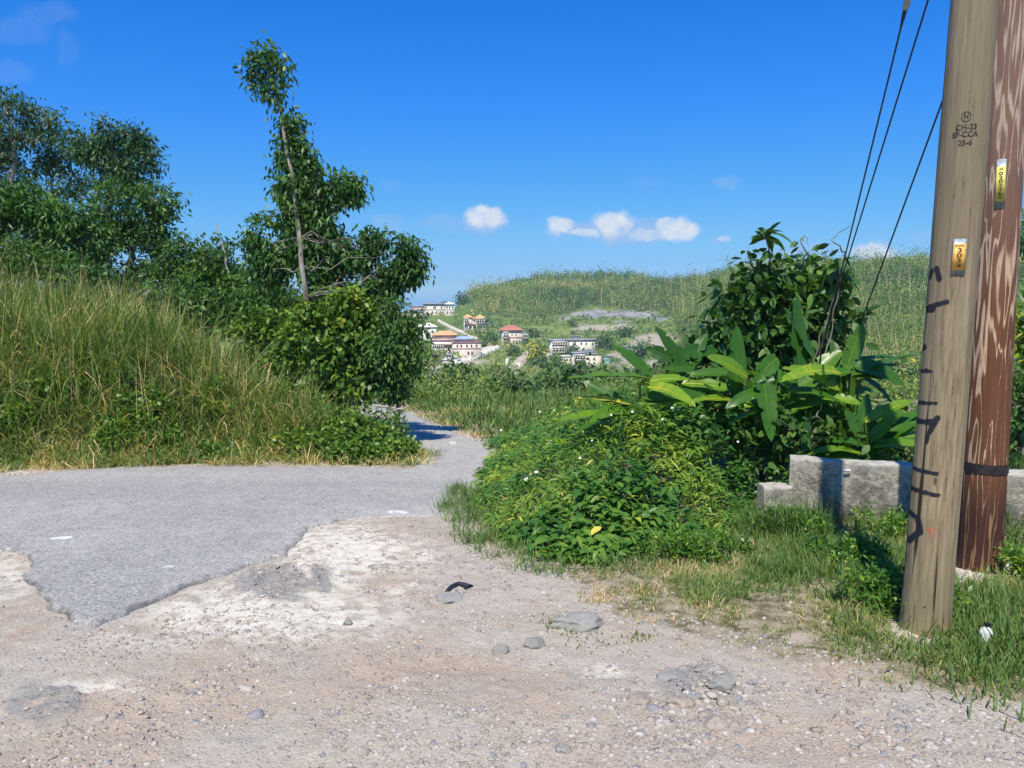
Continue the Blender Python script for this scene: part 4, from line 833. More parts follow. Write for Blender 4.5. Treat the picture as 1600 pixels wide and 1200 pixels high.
# ---- valley trees, each its own
def valley():
    g = 'trees and shrubs in the valley beyond the road'
    def v(name, label, Y, blobs, mat=M_far, bark=M_bark, L=None, cov=.6, tint0=0., bare=1, trunk=None, **k):
        L = L or Y * .0085; tree(name, label, 'tree' if 'tree' in name else 'shrub', Y, blobs, None, trunk or Y * .004, mat, bark, L, L * .55, cov, g, bare, tint0=tint0, clump=8, **k)
    v('valley_tree', 'light green tree with a forked pale trunk just right of the road-bend bush', 36, [(668, 560, 14), (690, 555, 14), (655, 580, 16), (680, 585, 14), (705, 575, 10)], bark=M_barkw, cov=.35, tint0=.3, bare=4)
    v('valley_tree', 'grey-green bushy tree standing above the far end of the road', 32, [(700, 590, 18), (722, 582, 16), (735, 600, 16), (715, 608, 16), (695, 612, 12)], cov=.55, tint0=-.05, bark=M_barkw, bare=4)
    v('valley_shrub', 'pale green shrubs where the road disappears', 34, [(650, 610, 14), (665, 620, 14), (640, 595, 12), (640, 625, 12)], cov=.5, tint0=.25)
    v('valley_tree', 'light yellow-green tree cluster below the white boundary wall', 48, [(745, 592, 14), (765, 598, 14), (752, 612, 14), (735, 620, 12)], cov=.4, tint0=.3)
    v('valley_tree', 'very dark low tree at the top of the roadside grass', 27, [(785, 606, 16), (768, 614, 12), (805, 612, 16), (822, 606, 14), (795, 624, 14), (815, 625, 12)], cov=.8, tint0=-.32)
    v('valley_shrub', 'small dark shrub where grass meets the weed mound', 24, [(832, 628, 12), (848, 622, 12), (845, 640, 12)], cov=.7, tint0=-.15)
    v('valley_tree', 'slim palm-like dark tree standing against the dirt track', 60, [(778, 582, 8), (786, 590, 8), (780, 600, 9)], cov=.6, tint0=-.1)
    v('valley_tree', 'blue-green tree below the small cream house', 42, [(885, 590, 20), (905, 580, 14), (870, 600, 18), (895, 610, 20), (915, 605, 18)], cov=.7, tint0=-.2)
    v('valley_tree', 'dark leafy tree left of the blue-green tree', 36, [(850, 600, 14), (862, 588, 10), (872, 615, 18), (855, 620, 14)], cov=.7, tint0=-.12)
    v('valley_tree', 'green bushes under the leftmost paddle leaves', 30, [(900, 635, 20), (930, 625, 20), (880, 640, 16), (955, 620, 20), (940, 650, 20)], cov=.7, tint0=-.15)
    v('valley_tree', 'rough dark tree partly hidden by the paddle leaves', 40, [(945, 590, 16), (970, 585, 18), (1000, 580, 18), (985, 605, 20), (1030, 590, 18)], cov=.6, tint0=-.1)
    v('valley_tree', 'tall mixed thicket in front of the bare brown slope', 52, [(1040, 560, 16), (1065, 545, 16), (1085, 560, 20), (1060, 580, 20), (1110, 560, 18), (1095, 530, 14)], cov=.5, tint0=.0, bare=3)
    v('valley_tree', 'pale shrubs along the slope between the thicket and the village', 70, [(820, 590, 10), (840, 582, 10), (805, 592, 9), (828, 600, 11)], cov=.45, tint0=.25)
    v('valley_tree', 'tree in the gap between the shrub tree and the near pole', 46, [(1380, 590, 22), (1410, 575, 20), (1345, 600, 20), (1420, 610, 24), (1390, 630, 26), (1440, 590, 20), (1360, 640, 26), (1420, 650, 28)], cov=.5, tint0=.12, bare=4)
    v('valley_tree', 'bushes on the slope behind the right edge shrub', 50, [(1590, 580, 20), (1620, 560, 30), (1560, 600, 26), (1600, 640, 30)], cov=.5, tint0=.1)
    v('valley_shrub', 'mid-green scrub left of the bend, seen under the leaning tree', 42, [(620, 600, 16), (600, 610, 16), (630, 580, 14), (610, 585, 14)], cov=.5, tint0=.1)
    # village garden trees
    gg = 'garden trees among the village houses'
    def w(label, px, py, top, r, tint0=0., cov=.55, name='garden_tree'):
        p = on(px, py, 80); Y = p[1]; h = py - top; tree(name, label, 'tree', Y, [(px, top + r * .8, r), (px - r * .6, top + r * 1.5, r * .8), (px + r * .6, top + r * 1.4, r * .85)] + ([(px, top + r * 2.3, r)] if h > r * 2.6 else []), px, Y * .0013, M_far, M_barkw, Y * .0036, Y * .0026, cov, gg, 0, tint0=tint0, clump=6)
    w('bright yellow-green tree at the head of the dirt track', 838, 572, 537, 9, .45, .8)
    w('dark tree under the bright yellow-green tree', 845, 576, 560, 8, -.1, .8)
    w('pale-trunked tree on the meadow beside the dirt track', 803, 558, 538, 7, .05)
    w('round tree left of the coral-roofed house', 770, 536, 520, 7, -.15)
    w('bushy tree at the foot of the coral-roofed house', 762, 542, 528, 7, -.1)
    w('small tree right of the coral-roofed house', 832, 528, 514, 7, -.1)
    w('grey-green tree beside the twin-gabled house', 757, 510, 492, 6, 0.)
    w('thin pale tree below the twin-gabled house', 748, 530, 508, 4, .0, .4)
    w('small dark tree on the ridge next to the turreted house', 722, 478, 458, 6, -.15)
    w('feathery tree in front of the turreted house', 697, 488, 472, 5, .0, .4)
    w('dark tree in front of the white flat-roofed house', 897, 556, 540, 7, -.1)
    w('tree at the right end of the white flat-roofed house', 925, 545, 528, 8, -.15)
    w('green tree on the brown bank above the lower cream house', 945, 548, 520, 9, -.1)
    w('shrub left of the lower cream house', 868, 572, 556, 7, .0)
    w('bushy tree on the bare slope below the quarry face', 975, 528, 505, 10, .05)
    w('low green tree at the left foot of the quarry face', 895, 510, 498, 7, .2)
    w('dark tree right of the bare slope', 1000, 560, 535, 10, -.1)
    w('bushes in front of the parked vehicles', 700, 590, 570, 9, .2)
    w('light green tree below the terrace wall', 770, 585, 566, 9, .25)
    w('green tree above the parked vehicles', 676, 570, 545, 8, .25)
valley()

# ---- wood covering the hills
def hillside_wood():
    A = Acc()
    n = 30000
    px = rng.uniform(560, 1640, n); s = rng.random(n) ** .8
    D1 = np.interp(px, _hx, _hd); D0 = np.interp(px, _hx, _h0); y = D0 + (D1 + 12 - D0) * s; x = (px - 800) / (F * CT) * y
    z = G(x, y); ppx, ppy, rk, ea, wd = hill_masks(x, y, z)
    vil = (ppx > 640) & (ppx < 1060)
    open_ = .045 * (1 + 2 * (fbm(x * .06, y * .06, 3) > .55)) + .25 * sstep(575, 600, ppy)
    p = np.where(wd > .5, .75, open_) * (1 - .9 * rk) * (1 - .75 * ea)
    road_clear = blobs_px(ppx, ppy, [(812, 562, 12, 16, 1), (690, 520, 45, 30, 1), (735, 550, 40, 22, 1), (742, 508, 22, 12, 1), (803, 522, 20, 14, 1), (905, 540, 45, 12, 1), (915, 562, 36, 9, 1), (680, 480, 40, 9, 1)])
    p = np.where(road_clear > .5, .0, p); k = rng.random(n) < p; x, y, z, ppx, ppy, wd = x[k], y[k], z[k], ppx[k], ppy[k], wd[k]; m = len(x)
    sp = fbm(x * .035 + 3, y * .035, 3)
    Hh = np.where(wd > .5, 3.4 + 3.2 * rng.random(m) ** 1.3, 1.0 + 1.4 * rng.random(m)) * np.interp(y, [100, 300], [.8, 1.0]); tallp = (rng.random(m) < .10) & (wd > .5); Hh = np.where(tallp, Hh * 1.7, Hh); gap = fbm(x * .06 + 7, y * .06, 3); Hh = Hh * np.where(wd > .5, .6 + .8 * gap, 1)
    R = Hh * (.26 + .2 * rng.random(m)); R = np.where(wd > .5, R, Hh * .45)
    print('hill trees', m)
    per = 30; N = m * per; ti = np.repeat(np.arange(m), per); lf = np.interp(y, [100, 200, 450], [.24, .40, .72])
    d = rdir(N) * (rng.random(N) ** .4)[:, None]; C = np.stack([x, y, z + Hh * .62], -1)
    P = C[ti] + d * np.stack([R, R, Hh * .40], -1)[ti]
    D = unit(rng.normal(size=(N, 3)) * .6 + np.array((0, 0, .35))); S = unit(np.cross(D, rdir(N)))
    tb = rng.random(m); tint = np.clip(.45 + (tb[ti] - .5) * .55 + (sp[ti] - .5) * 1.3 + (rng.random(N) - .5) * .26, 0, .97)
    strips(A, P, D, S, lf[ti] * (.7 + .8 * rng.random(N)), lf[ti] * .62, [.35, 1, .2], tint)
    # pale trunks and hanging dead stems
    for rep, fr in ((0, .42), (1, .15)):
        k = rng.random(m) < fr; q = np.stack([x, y, z], -1)[k]; L = Hh[k] * (.75 + .35 * rng.random(k.sum())); off = rng.normal(size=(len(q), 3)) * .5 * rep; off[:, 2] = 0
        Dk = unit(rng.normal(size=(len(q), 3)) * np.array((.14, .14, 0)) + np.array((0, 0, 1.))); strips(A, q + off, Dk, np.tile(np.array((1., .15, 0)), (len(q), 1)), L, .05 + y[k] * .00035, [1, .9, .4], .93 + .07 * rng.random(len(q)))
    o = A.build('hillside_wood', M_wood); tag(o, 'scrubby wood with thin pale trunks covering the hills behind the village', kind='stuff')
hillside_wood()
def hill_grass():
    A = Acc(); n = 26000; px = rng.uniform(600, 1640, n); s = rng.random(n) ** .8 * .8
    D1 = np.interp(px, _hx, _hd); D0 = np.interp(px, _hx, _h0); y = D0 + (D1 - D0) * s; x = (px - 800) / (F * CT) * y; z = G(x, y)
    ppx, ppy, rk, ea, wd = hill_masks(x, y, z); k = (rk < .3) & (ea < .3) & (fbm(x * .15, y * .15, 3) > .42); x, y, z = x[k], y[k], z[k]; m = len(x)
    D = unit(rng.normal(size=(m, 3)) * np.array((.5, .5, .1)) + np.array((0, 0, .8))); S = unit(np.cross(D, rdir(m)))
    strips(A, np.stack([x, y, z], -1), D, S, .5 + .5 * rng.random(m), .5 + y * .0008, [.6, 1, .3], np.clip(.55 + (fbm(x * .08, y * .08, 3) - .5) + (rng.random(m) - .5) * .4, 0, .95))
    o = A.build('hillside_scrub', M_wood); tag(o, 'low scrub and rough grass on the open slopes of the hill', kind='stuff')
hill_grass()
def valley_scrub():
    A = Acc(); n = 4200; y = rng.uniform(24, 130, n) ; x = rng.uniform(-.25, .78, n) * y
    k = (x > XR0(y) + 1.0) & (rng.random(n) < .9) & ~((y < 34) & (x > .0 * y) & (x < .12 * y)); x, y = x[k], y[k]; z = G(x, y); m = len(x); H = (.8 + 1.9 * rng.random(m) ** 2) * np.interp(y, [24, 50, 130], [.45, 1, 1.1])
    per = 70; N = m * per; ti = np.repeat(np.arange(m), per); d = rdir(N) * (rng.random(N) ** .4)[:, None]; P = np.stack([x, y, z + H * .5], -1)[ti] + d * np.stack([H * .7, H * .7, H * .5], -1)[ti]
    D = unit(rng.normal(size=(N, 3)) * .6 + d * .5); S = unit(np.cross(D, rdir(N))); tb = rng.random(m); lf = np.interp(y, [24, 130], [.13, .32])[ti]
    strips(A, P, D, S, lf * (.7 + .7 * rng.random(N)), lf * .5, [.2, 1, .1], np.clip(.45 + (tb[ti] - .5) * .5 + (rng.random(N) - .5) * .3, 0, .96))
    o = A.build('valley_scrub', M_wood); tag(o, 'dense mixed scrub filling the valley below the village', kind='stuff')
valley_scrub()
# ------------------------------------------------------------------ utility poles
def mat_pole1():
    m, nt, out = newmat('weathered grey-green pole wood'); b = NB(nt); c = b.coord(scale=(1, 1, .06)); c2 = b.coord(scale=(1, 1, .25)); c3 = b.coord(scale=(1, 1, 1))
    g = b.noise(62, 6, .75, c, .2); g2 = b.noise(14, 4, .6, c, .5); l = b.noise(3.2, 4, .6, c2); kn = b.vor(3.1, b.coord(scale=(1.6, 1.6, .55)))
    z = b.n('SeparateXYZ'); t = b.n('TexCoord'); nt.links.new(t.outputs['Object'], z.inputs[0])
    base = b.mix(b.rng(g, .3, .7), (.12, .095, .06), (.31, .255, .17))
    base = b.mix(b.rng(l, .35, .65), base, b.mix(g, (.15, .125, .075), (.25, .21, .135)))
    base = b.mix(b.math('MULTIPLY', b.rng(g2, .5, .7), .5), base, (.36, .31, .22))
    base = b.mix(b.math('MULTIPLY', b.rng(z.outputs[2], .6, 2.6), .55), base, b.mix(g, (.095, .08, .06), (.19, .17, .13)))
    base = b.mix(b.rng(g, .40, .31), base, (.05, .04, .03))
    base = b.mix(b.rng(kn, .075, .04), base, (.07, .055, .035))
    cr = b.n('TexWave', wave_type='BANDS', bands_direction='X'); 
    crk = b.rng(b.noise(24, 2, .4, b.coord(scale=(1, 1, .012)), .0), .385, .355)
    base = b.mix(crk, base, (.03, .025, .018))
    base = b.mix(b.rng(b.attr('red'), .3, .6), base, (.45, .08, .06))
    base = b.mix(b.rng(b.attr('paint'), .25, .75), base, (.018, .020, .028))
    base = b.mix(1., base, (1.34, 1.28, 1.14), 'MULTIPLY')
    h = b.math('SUBTRACT', b.math('MULTIPLY', g, .6), b.math('MULTIPLY', crk, 1.5))
    nt.links.new(b.bsdf(base, .85, .2, b.bump(h, .7, .006)), out.inputs[0]); return m
def mat_pole2():
    m, nt, out = newmat('dark red-brown pole wood with pale grain'); b = NB(nt)
    w = b.noise(6., 3, .55, b.coord(scale=(1, 1, .085)), .25); f = b.noise(70, 4, .7, b.coord(scale=(1, 1, .05)))
    fr = b.math('FRACT', b.math('MULTIPLY', b.math('ADD', w, b.math('MULTIPLY', f, .035)), 10.5))
    edge = b.math('ABSOLUTE', b.math('SUBTRACT', fr, .5))
    wide = b.noise(2.6, 3, .5, b.coord(scale=(1, 1, .4)))
    ring = b.rng(edge, b.math('SUBTRACT', .47, b.math('MULTIPLY', b.rng(wide, .38, .66), .36)), .49)
    t = b.n('TexCoord'); z = b.n('SeparateXYZ'); nt.links.new(t.outputs['Object'], z.inputs[0]); hz = z.outputs[2]
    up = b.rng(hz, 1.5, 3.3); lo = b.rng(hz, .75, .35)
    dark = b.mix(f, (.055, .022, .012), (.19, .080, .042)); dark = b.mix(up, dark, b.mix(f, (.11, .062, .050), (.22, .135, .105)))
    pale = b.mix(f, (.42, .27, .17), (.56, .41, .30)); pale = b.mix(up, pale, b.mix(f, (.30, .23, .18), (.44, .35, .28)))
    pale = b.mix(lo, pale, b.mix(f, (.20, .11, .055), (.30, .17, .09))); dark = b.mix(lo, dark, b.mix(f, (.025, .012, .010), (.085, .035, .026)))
    base = b.mix(ring, dark, pale); base = b.mix(b.rng(f, .34, .26), base, (.03, .015, .01))
    base = b.mix(1., base, (1.2, 1.2, 1.1), 'MULTIPLY')
    nt.links.new(b.bsdf(base, .75, .25, b.bump(b.math('ADD', b.math('MULTIPLY', f, .6), ring), .4, .006)), out.inputs[0]); return m
def pole_axis(base_px, top_px, Yoff=0.):
    c = on(*base_px); e = at(top_px[0], top_px[1], c[1] + Yoff); return c, unit((e - c)[None])[0]
class Pole:
    def __init__(s, base_px, top_px, r0, taper, height):
        s.c, s.ax = pole_axis(base_px, top_px); s.r0 = r0; s.taper = taper; s.h = height
        v = np.array((0, 0, CAMZ)) - s.c; v[2] = 0; s.f = unit(v[None])[0]; s.r = np.cross(np.array((0, 0, -1.)), s.f) * -1   # to the camera side and to its right
        s.r = np.cross(s.f, np.array((0, 0, 1.))) * -1
    def rough(s, Hh, Pp): return (fbm(Pp * 9 + 20, Hh * .5, 3) - .5) * .006 + (fbm(Pp * 1.5 + 50, Hh * 1.2, 3) - .5) * .010
    def R(s, h): return s.r0 * (1 - s.taper * h) + .02 * np.exp(-np.maximum(h, 0) * 6) * s.r0 * 3
    def pt(s, h, phi, out=0.):
        h = np.asarray(h, float); phi = np.asarray(phi, float); R = s.R(h) + out
        return s.c + s.ax * h[..., None] + (s.f * np.cos(phi)[..., None] + s.r * np.sin(phi)[..., None]) * R[..., None]
    def hp(s, px, py):
        """height and angle on the pole of a photo pixel"""
        hs = np.linspace(-.1, s.h, 3000); C = s.c + s.ax * hs[:, None]; x, y = PX(C[:, 0], C[:, 1], C[:, 2]); k = int(np.argmin(abs(y - py)))
        fw = C[k, 1] * CT - (C[k, 2] - CAMZ) * ST; w = s.R(hs[k]) / fw * F * 1.0; return hs[k], math.asin(max(-.99, min(.99, (px - x[k]) / w)))
    def build(s, parent, mat, strokes=(), reds=()):
        hs = np.concatenate([np.arange(-.3, 3.9, .012), np.arange(3.95, s.h, .15), [s.h]]); ph = np.linspace(-math.pi, math.pi, 97)[:-1]
        Hh, Pp = np.meshgrid(hs, ph, indexing='ij'); n = len(hs)
        rough = s.rough(Hh, Pp)
        V = s.pt(Hh, Pp, rough); i = np.arange(n - 1)[:, None]; j = np.arange(96)[None]; Q = np.stack([i * 96 + j, i * 96 + (j + 1) % 96, (i + 1) * 96 + (j + 1) % 96, (i + 1) * 96 + j], -1).reshape(-1, 4)
        V = np.concatenate([V.reshape(-1, 3), s.pt(np.array([s.h]), np.array([0.]), -s.R(np.array([s.h])))]); T = np.array([((n - 1) * 96 + k, (n - 1) * 96 + (k + 1) % 96, n * 96) for k in range(96)])
        at1 = np.zeros(len(V)); at2 = np.zeros(len(V))
        X = Pp.ravel() * s.r0; Z = Hh.ravel(); nz = (fbm(X * 60, Z * 45, 3) - .5) * .012
        for lst, a in ((strokes, at1), (reds, at2)):
            for (x0, y0, x1, y1, w) in lst:
                h0, p0 = s.hp(x0, y0); h1, p1 = s.hp(x1, y1); p0, p1 = [q - .28 * (q < -.75) for q in (p0, p1)]; ax, az, bx, bz = p0 * s.r0, h0, p1 * s.r0, h1; ex, ez = bx - ax, bz - az
                t = np.clip(((X - ax) * ex + (Z - az) * ez) / (ex * ex + ez * ez + 1e-9), 0, 1); d = np.hypot(X - ax - t * ex, Z - az - t * ez) + nz
                sf = .3 if a is at1 else .6
                a[:n * 96] = np.maximum(a[:n * 96], sstep(w * 1.25, w * sf, d))
        return mesh('shaft', V, [Q, T], mat, parent, None, {'paint': at1, 'red': at2}, True)
    def wrap(s, name, h, phi, shape_mesh, mat, parent, out=.0015, soft=1.):
        """lay a flat mesh (x right, y up) on the pole surface"""
        V = np.array([v.co[:] for v in shape_mesh.vertices]); fs = {}
        for p in shape_mesh.polygons: fs.setdefault(len(p.vertices), []).append(tuple(p.vertices))
        ph = phi + V[:, 0] / s.r0; P = s.pt(h + V[:, 1], ph, s.rough(h + V[:, 1], ph) * soft + s.rough(np.array([h]), np.array([phi]))[0] * (1 - soft) + out + V[:, 2]); return mesh(name, P, [np.array(f) for f in fs.values()], mat, parent)
def text_mesh(txt, size, bold=.016, sx=1.):
    cu = bpy.data.curves.new('lettering', 'FONT'); cu.body = txt; cu.size = size; cu.align_x = 'CENTER'; cu.align_y = 'CENTER'; cu.resolution_u = 4; cu.offset = size * bold
    o = bpy.data.objects.new('lettering', cu); COL.objects.link(o); bpy.context.view_layer.update()
    me = bpy.data.meshes.new_from_object(o); me.transform(Matrix.Diagonal((sx, 1, 1, 1))); bpy.data.objects.remove(o); bpy.data.curves.remove(cu); return me
def plate_mesh(w, h, r=.004, nx=8, cap=True):
    me = bpy.data.meshes.new('plate'); xs = np.linspace(-w / 2, w / 2, nx + 1); V = []; Fc = []
    for z in (0, .0012):
        for x in xs:
            for y in (-h / 2, h / 2): V.append((x, y, z))
    m = 2 * (nx + 1)
    for i in range(nx): a = i * 2; Fc += [(a + m, a + 2 + m, a + 3 + m, a + 1 + m), (a, a + 2, a + 2 + m, a + m), (a + 1, a + 1 + m, a + 3 + m, a + 3)]
    Fc += [(0, m, m + 1, 1), (m - 2, m - 1, 2 * m - 1, 2 * m - 2)]
    me.from_pydata(V, [], Fc); return me
def ring_mesh(r, w, sx=1., n=40):
    me = bpy.data.meshes.new('ring'); V = []; Fc = []
    for i in range(n):
        a = i / n * 6.2832; V += [(math.cos(a) * (r - w) * sx, math.sin(a) * (r - w), 0), (math.cos(a) * (r + w) * sx, math.sin(a) * (r + w), 0)]
    for i in range(n): a = 2 * i; c = (2 * i + 2) % (2 * n); Fc.append((a, a + 1, c + 1, c))
    me.from_pydata(V, [], Fc); return me
M_ink = plain('faded black stamp ink', (.045, .042, .055), .9, .1, .3, 60)
M_tagy = plain('orange yellow number plate', (.72, .40, .07), .45, .4, .06, 30); M_tagy2 = plain('yellow number plate', (.62, .55, .10), .5, .4, .08, 30)
M_tin = plain('dull zinc holder', (.30, .34, .38), .4, .5, .15, 40, .4); M_tagk = plain('black number paint', (.02, .015, .015), .6, .3, .1)
M_tagr = plain('dark brown number paint', (.10, .02, .015), .6, .3, .1)
M_steel = plain('dark galvanised steel', (.10, .105, .115), .5, .4, .15, 20, .5); M_rust = plain('dark strap steel', (.045, .035, .035), .6, .4, .2, 20, .3)
P1 = Pole((1445, 982), (1523, 0), .128, .042, 6.6); P2 = Pole((1529, 886), (1577, 0), .150, .030, 9.5)
pl1 = thing('utility_pole', P1.c, 'weathered grey-green wooden utility pole with orange 3034 plate and black spray paint', 'utility pole')
K = [(1464, 432, 1466, 424, 0.0242), (1470, 436, 1467, 420, 0.0242), (1456, 450, 1458, 425, 0.0105), (1452, 485, 1480, 472, 0.0175), (1450, 487, 1462, 484, 0.0175), (1444, 548, 1455, 543, 0.0227), (1442, 581, 1458, 579, 0.0158), (1441, 583, 1440, 625, 0.0105), (1437, 632, 1464, 626, 0.0149), (1434, 660, 1460, 656, 0.021), (1466, 648, 1455, 672, 0.0192), (1455, 672, 1450, 688, 0.0158), (1434, 662, 1431, 710, 0.0105), (1427, 732, 1464, 733, 0.0149), (1425, 763, 1466, 765, 0.0166), (1426, 800, 1438, 805, 0.0227), (1438, 805, 1441, 825, 0.0262), (1441, 825, 1432, 845, 0.0262), (1427, 840, 1423, 860, 0.021), (1424, 800, 1423, 850, 0.0175), (1424, 868, 1421, 895, 0.021), (1419, 905, 1419, 920, 0.0175)]
P1.build(pl1, mat_pole1(), K, [(1450, 819, 1457, 816, .003), (1456, 822, 1459, 820, .003), (1453, 826, 1460, 828, .004), (1460, 815, 1460, 823, .002)])
h, p = P1.hp(1509, 189); P1.wrap('stamp_mark', h, p, ring_mesh(.024, .0018, 1.), M_ink, pl1); P1.wrap('stamp_text', h, p, text_mesh('N', .034), M_ink, pl1)
for tx, py_, px_ in (('CH-23', 205, 1509), ('SP-CCA', 216, 1507), ('25-6', 229, 1507)):
    h, p = P1.hp(px_, py_); P1.wrap('stamp_text', h, p, text_mesh(tx, .040, .012), M_ink, pl1)
def tag_plate(P, root, top, bot, w, nums, head, my, mk, hz, size, lab, nsx=1.1):
    h0, p0 = P.hp(*bot); h1, p1 = P.hp(*top); h = (h0 + h1) / 2; ph = (p0 + p1) / 2; H = h1 - h0
    hold = P.wrap('number_plate', h, ph, plate_mesh(w * 1.12, H), M_tin, root, .004, 0.); hold['label'] = lab
    y = P.wrap('plate_face', h + .0, ph, plate_mesh(w, H * hz), my, hold, .0052, 0.)
    t = P.wrap('plate_text', h + H * hz * .42, ph, text_mesh(head, size * .52), mk, hold, .0072, 0.)
    n = len(nums); st = H * hz * .80 / n
    for i, ch in enumerate(nums): P.wrap('plate_text', h + H * hz * .35 - st * (i + .5), ph, text_mesh(ch, size, .02, nsx), mk, hold, .0072, 0.)
tag_plate(P1, pl1, (1499, 375), (1495, 431), .062, '3034', 'FLOW', M_tagy, M_tagr, .72, .032, 'orange plate reading 3034', 1.6)
pl2 = thing('utility_pole', P2.c, 'thick dark red-brown wooden utility pole with pale grain swirls, behind the grey one', 'utility pole')
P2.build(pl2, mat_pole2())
tag_plate(P2, pl2, (1566, 253), (1560, 329), .058, '0202260', 'JPS', M_tagy2, M_tagk, .70, .031, 'yellow plate reading 0202260', 1.6)
def strap():
    h, _ = P2.hp(1540, 727); ph = np.linspace(-math.pi, math.pi, 49); A = Acc()
    for hh, o in ((h - .035, .004), (h + .035, .004)): pass
    V = np.concatenate([P2.pt(np.full(49, h - .035), ph, .006), P2.pt(np.full(49, h + .035), ph, .006)]); Q = [(i, i + 1, i + 50, i + 49) for i in range(48)]
    A.add(V, Q); A.build('strap', M_rust, pl2, smooth=True)
strap()
# guy wires
M_wire = plain('steel strand', (.05, .055, .065), .7, .2, 0., .5, 0.)
M_ceram = plain('grey insulator', (.36, .36, .36), .4, .5, .1, 30)
def guy(label, a_px, aY, b, ins=None, r=.0055, vine=None):
    a = at(*a_px, aY); o = np.array((a[0], a[1], gz(a[0], a[1]))); root = thing('guy_wire', o, label, 'cable', 'guy wires of the utility poles'); A = Acc()
    t = np.linspace(0, 1, 14)[:, None]; tube(A, a + (b - a) * t, r, 7); tube(A, np.array([o - (0, 0, .1), a + (0, 0, .02)]), .010, 7); A.build('cable', M_wire, root, smooth=True)
    if ins is not None:
        c = a + (b - a) * ins; d = unit((b - a)[None])[0]; I = Acc(); tube(I, np.array([c - d * .06, c - d * .05, c - d * .02, c, c + d * .02, c + d * .05, c + d * .06]), [.010, .020, .024, .018, .024, .020, .010], 12); I.build('insulator', M_ceram, root, smooth=True)
        L = Acc(); s = np.cross(d, (0, 1, 0)) * .014
        tube(L, np.array([c + s * 1.5 - d * .03, c + s - d * .12, c - d * .24]), .004, 6); tube(L, np.array([c - s * 1.5 - d * .03, c - s - d * .12, c - d * .24]), .004, 6); L.build('wire_loop', M_wire, root, smooth=True)
def apt(P, px, py, out=.0): 
    hs = np.linspace(0, P.h, 800); C = P.c + P.ax * hs[:, None]; x, y = PX(C[:, 0], C[:, 1], C[:, 2]); k = int(np.argmin(abs(y - py))); return C[k] - P.f * (P.R(hs[k]) + .02) * .2 - P.r * P.R(hs[k]) * .8
def guy_dir(label, p0, p1, aY, P, ins=None, r=.0055):
    """the strand through two photo points, from its anchor at distance aY to the pole"""
    a = at(*p0, aY)
    # find the pole height whose picture lies on the line
    hs = np.linspace(.5, P.h, 1500); C = P.c + P.ax * hs[:, None] - P.r * (P.r0 * .75); x, y = PX(C[:, 0], C[:, 1], C[:, 2])
    e = (x - p0[0]) * (p1[1] - p0[1]) - (y - p0[1]) * (p1[0] - p0[0]); ok = np.where((hs > 2.2), abs(e), 1e12); k = int(np.argmin(ok)); guy(label, p0, aY, C[k], ins, r)
guy_dir('upper-left guy wire carrying a grey strain insulator at its top', (1262, 640), (1418, 0), 9.0, P1, .785, .0065)
guy_dir('middle guy wire running parallel to the one with the insulator', (1264, 600), (1450, 0), 9.2, P1, None, .006)
guy_dir('lowest guy wire passing behind the grey pole to the dark pole', (1330, 545), (1482, 132), 8.6, P2, None, .0075)
def vines_on_guy():
    A = Acc(); T = Acc(); c0 = at(1275, 570, 9.0); 
    root = thing('hanging_vine', c0, 'pale dead vine stems climbing the guy wires beside the shrub tree', 'vine')
    for p in ([(1276, 560), (1295, 500), (1310, 450), (1318, 405)], [(1290, 560), (1302, 500), (1312, 450), (1322, 400)], [(1262, 590), (1284, 520), (1306, 460)], [(1324, 395), (1300, 376), (1312, 362), (1330, 352)], [(1264, 398), (1248, 378), (1258, 368), (1263, 380)]):
        q = np.array([at(a, b, 8.9) for a, b in p]); s = np.linspace(0, 1, len(q)); ss = np.linspace(0, 1, 12); P = np.stack([np.interp(ss, s, q[:, i]) for i in range(3)], 1); tube(T, P + rng.normal(size=P.shape) * .01, np.linspace(.010, .003, 12), 5)
    T.build('stem', M_bark, root, smooth=True)
vines_on_guy()

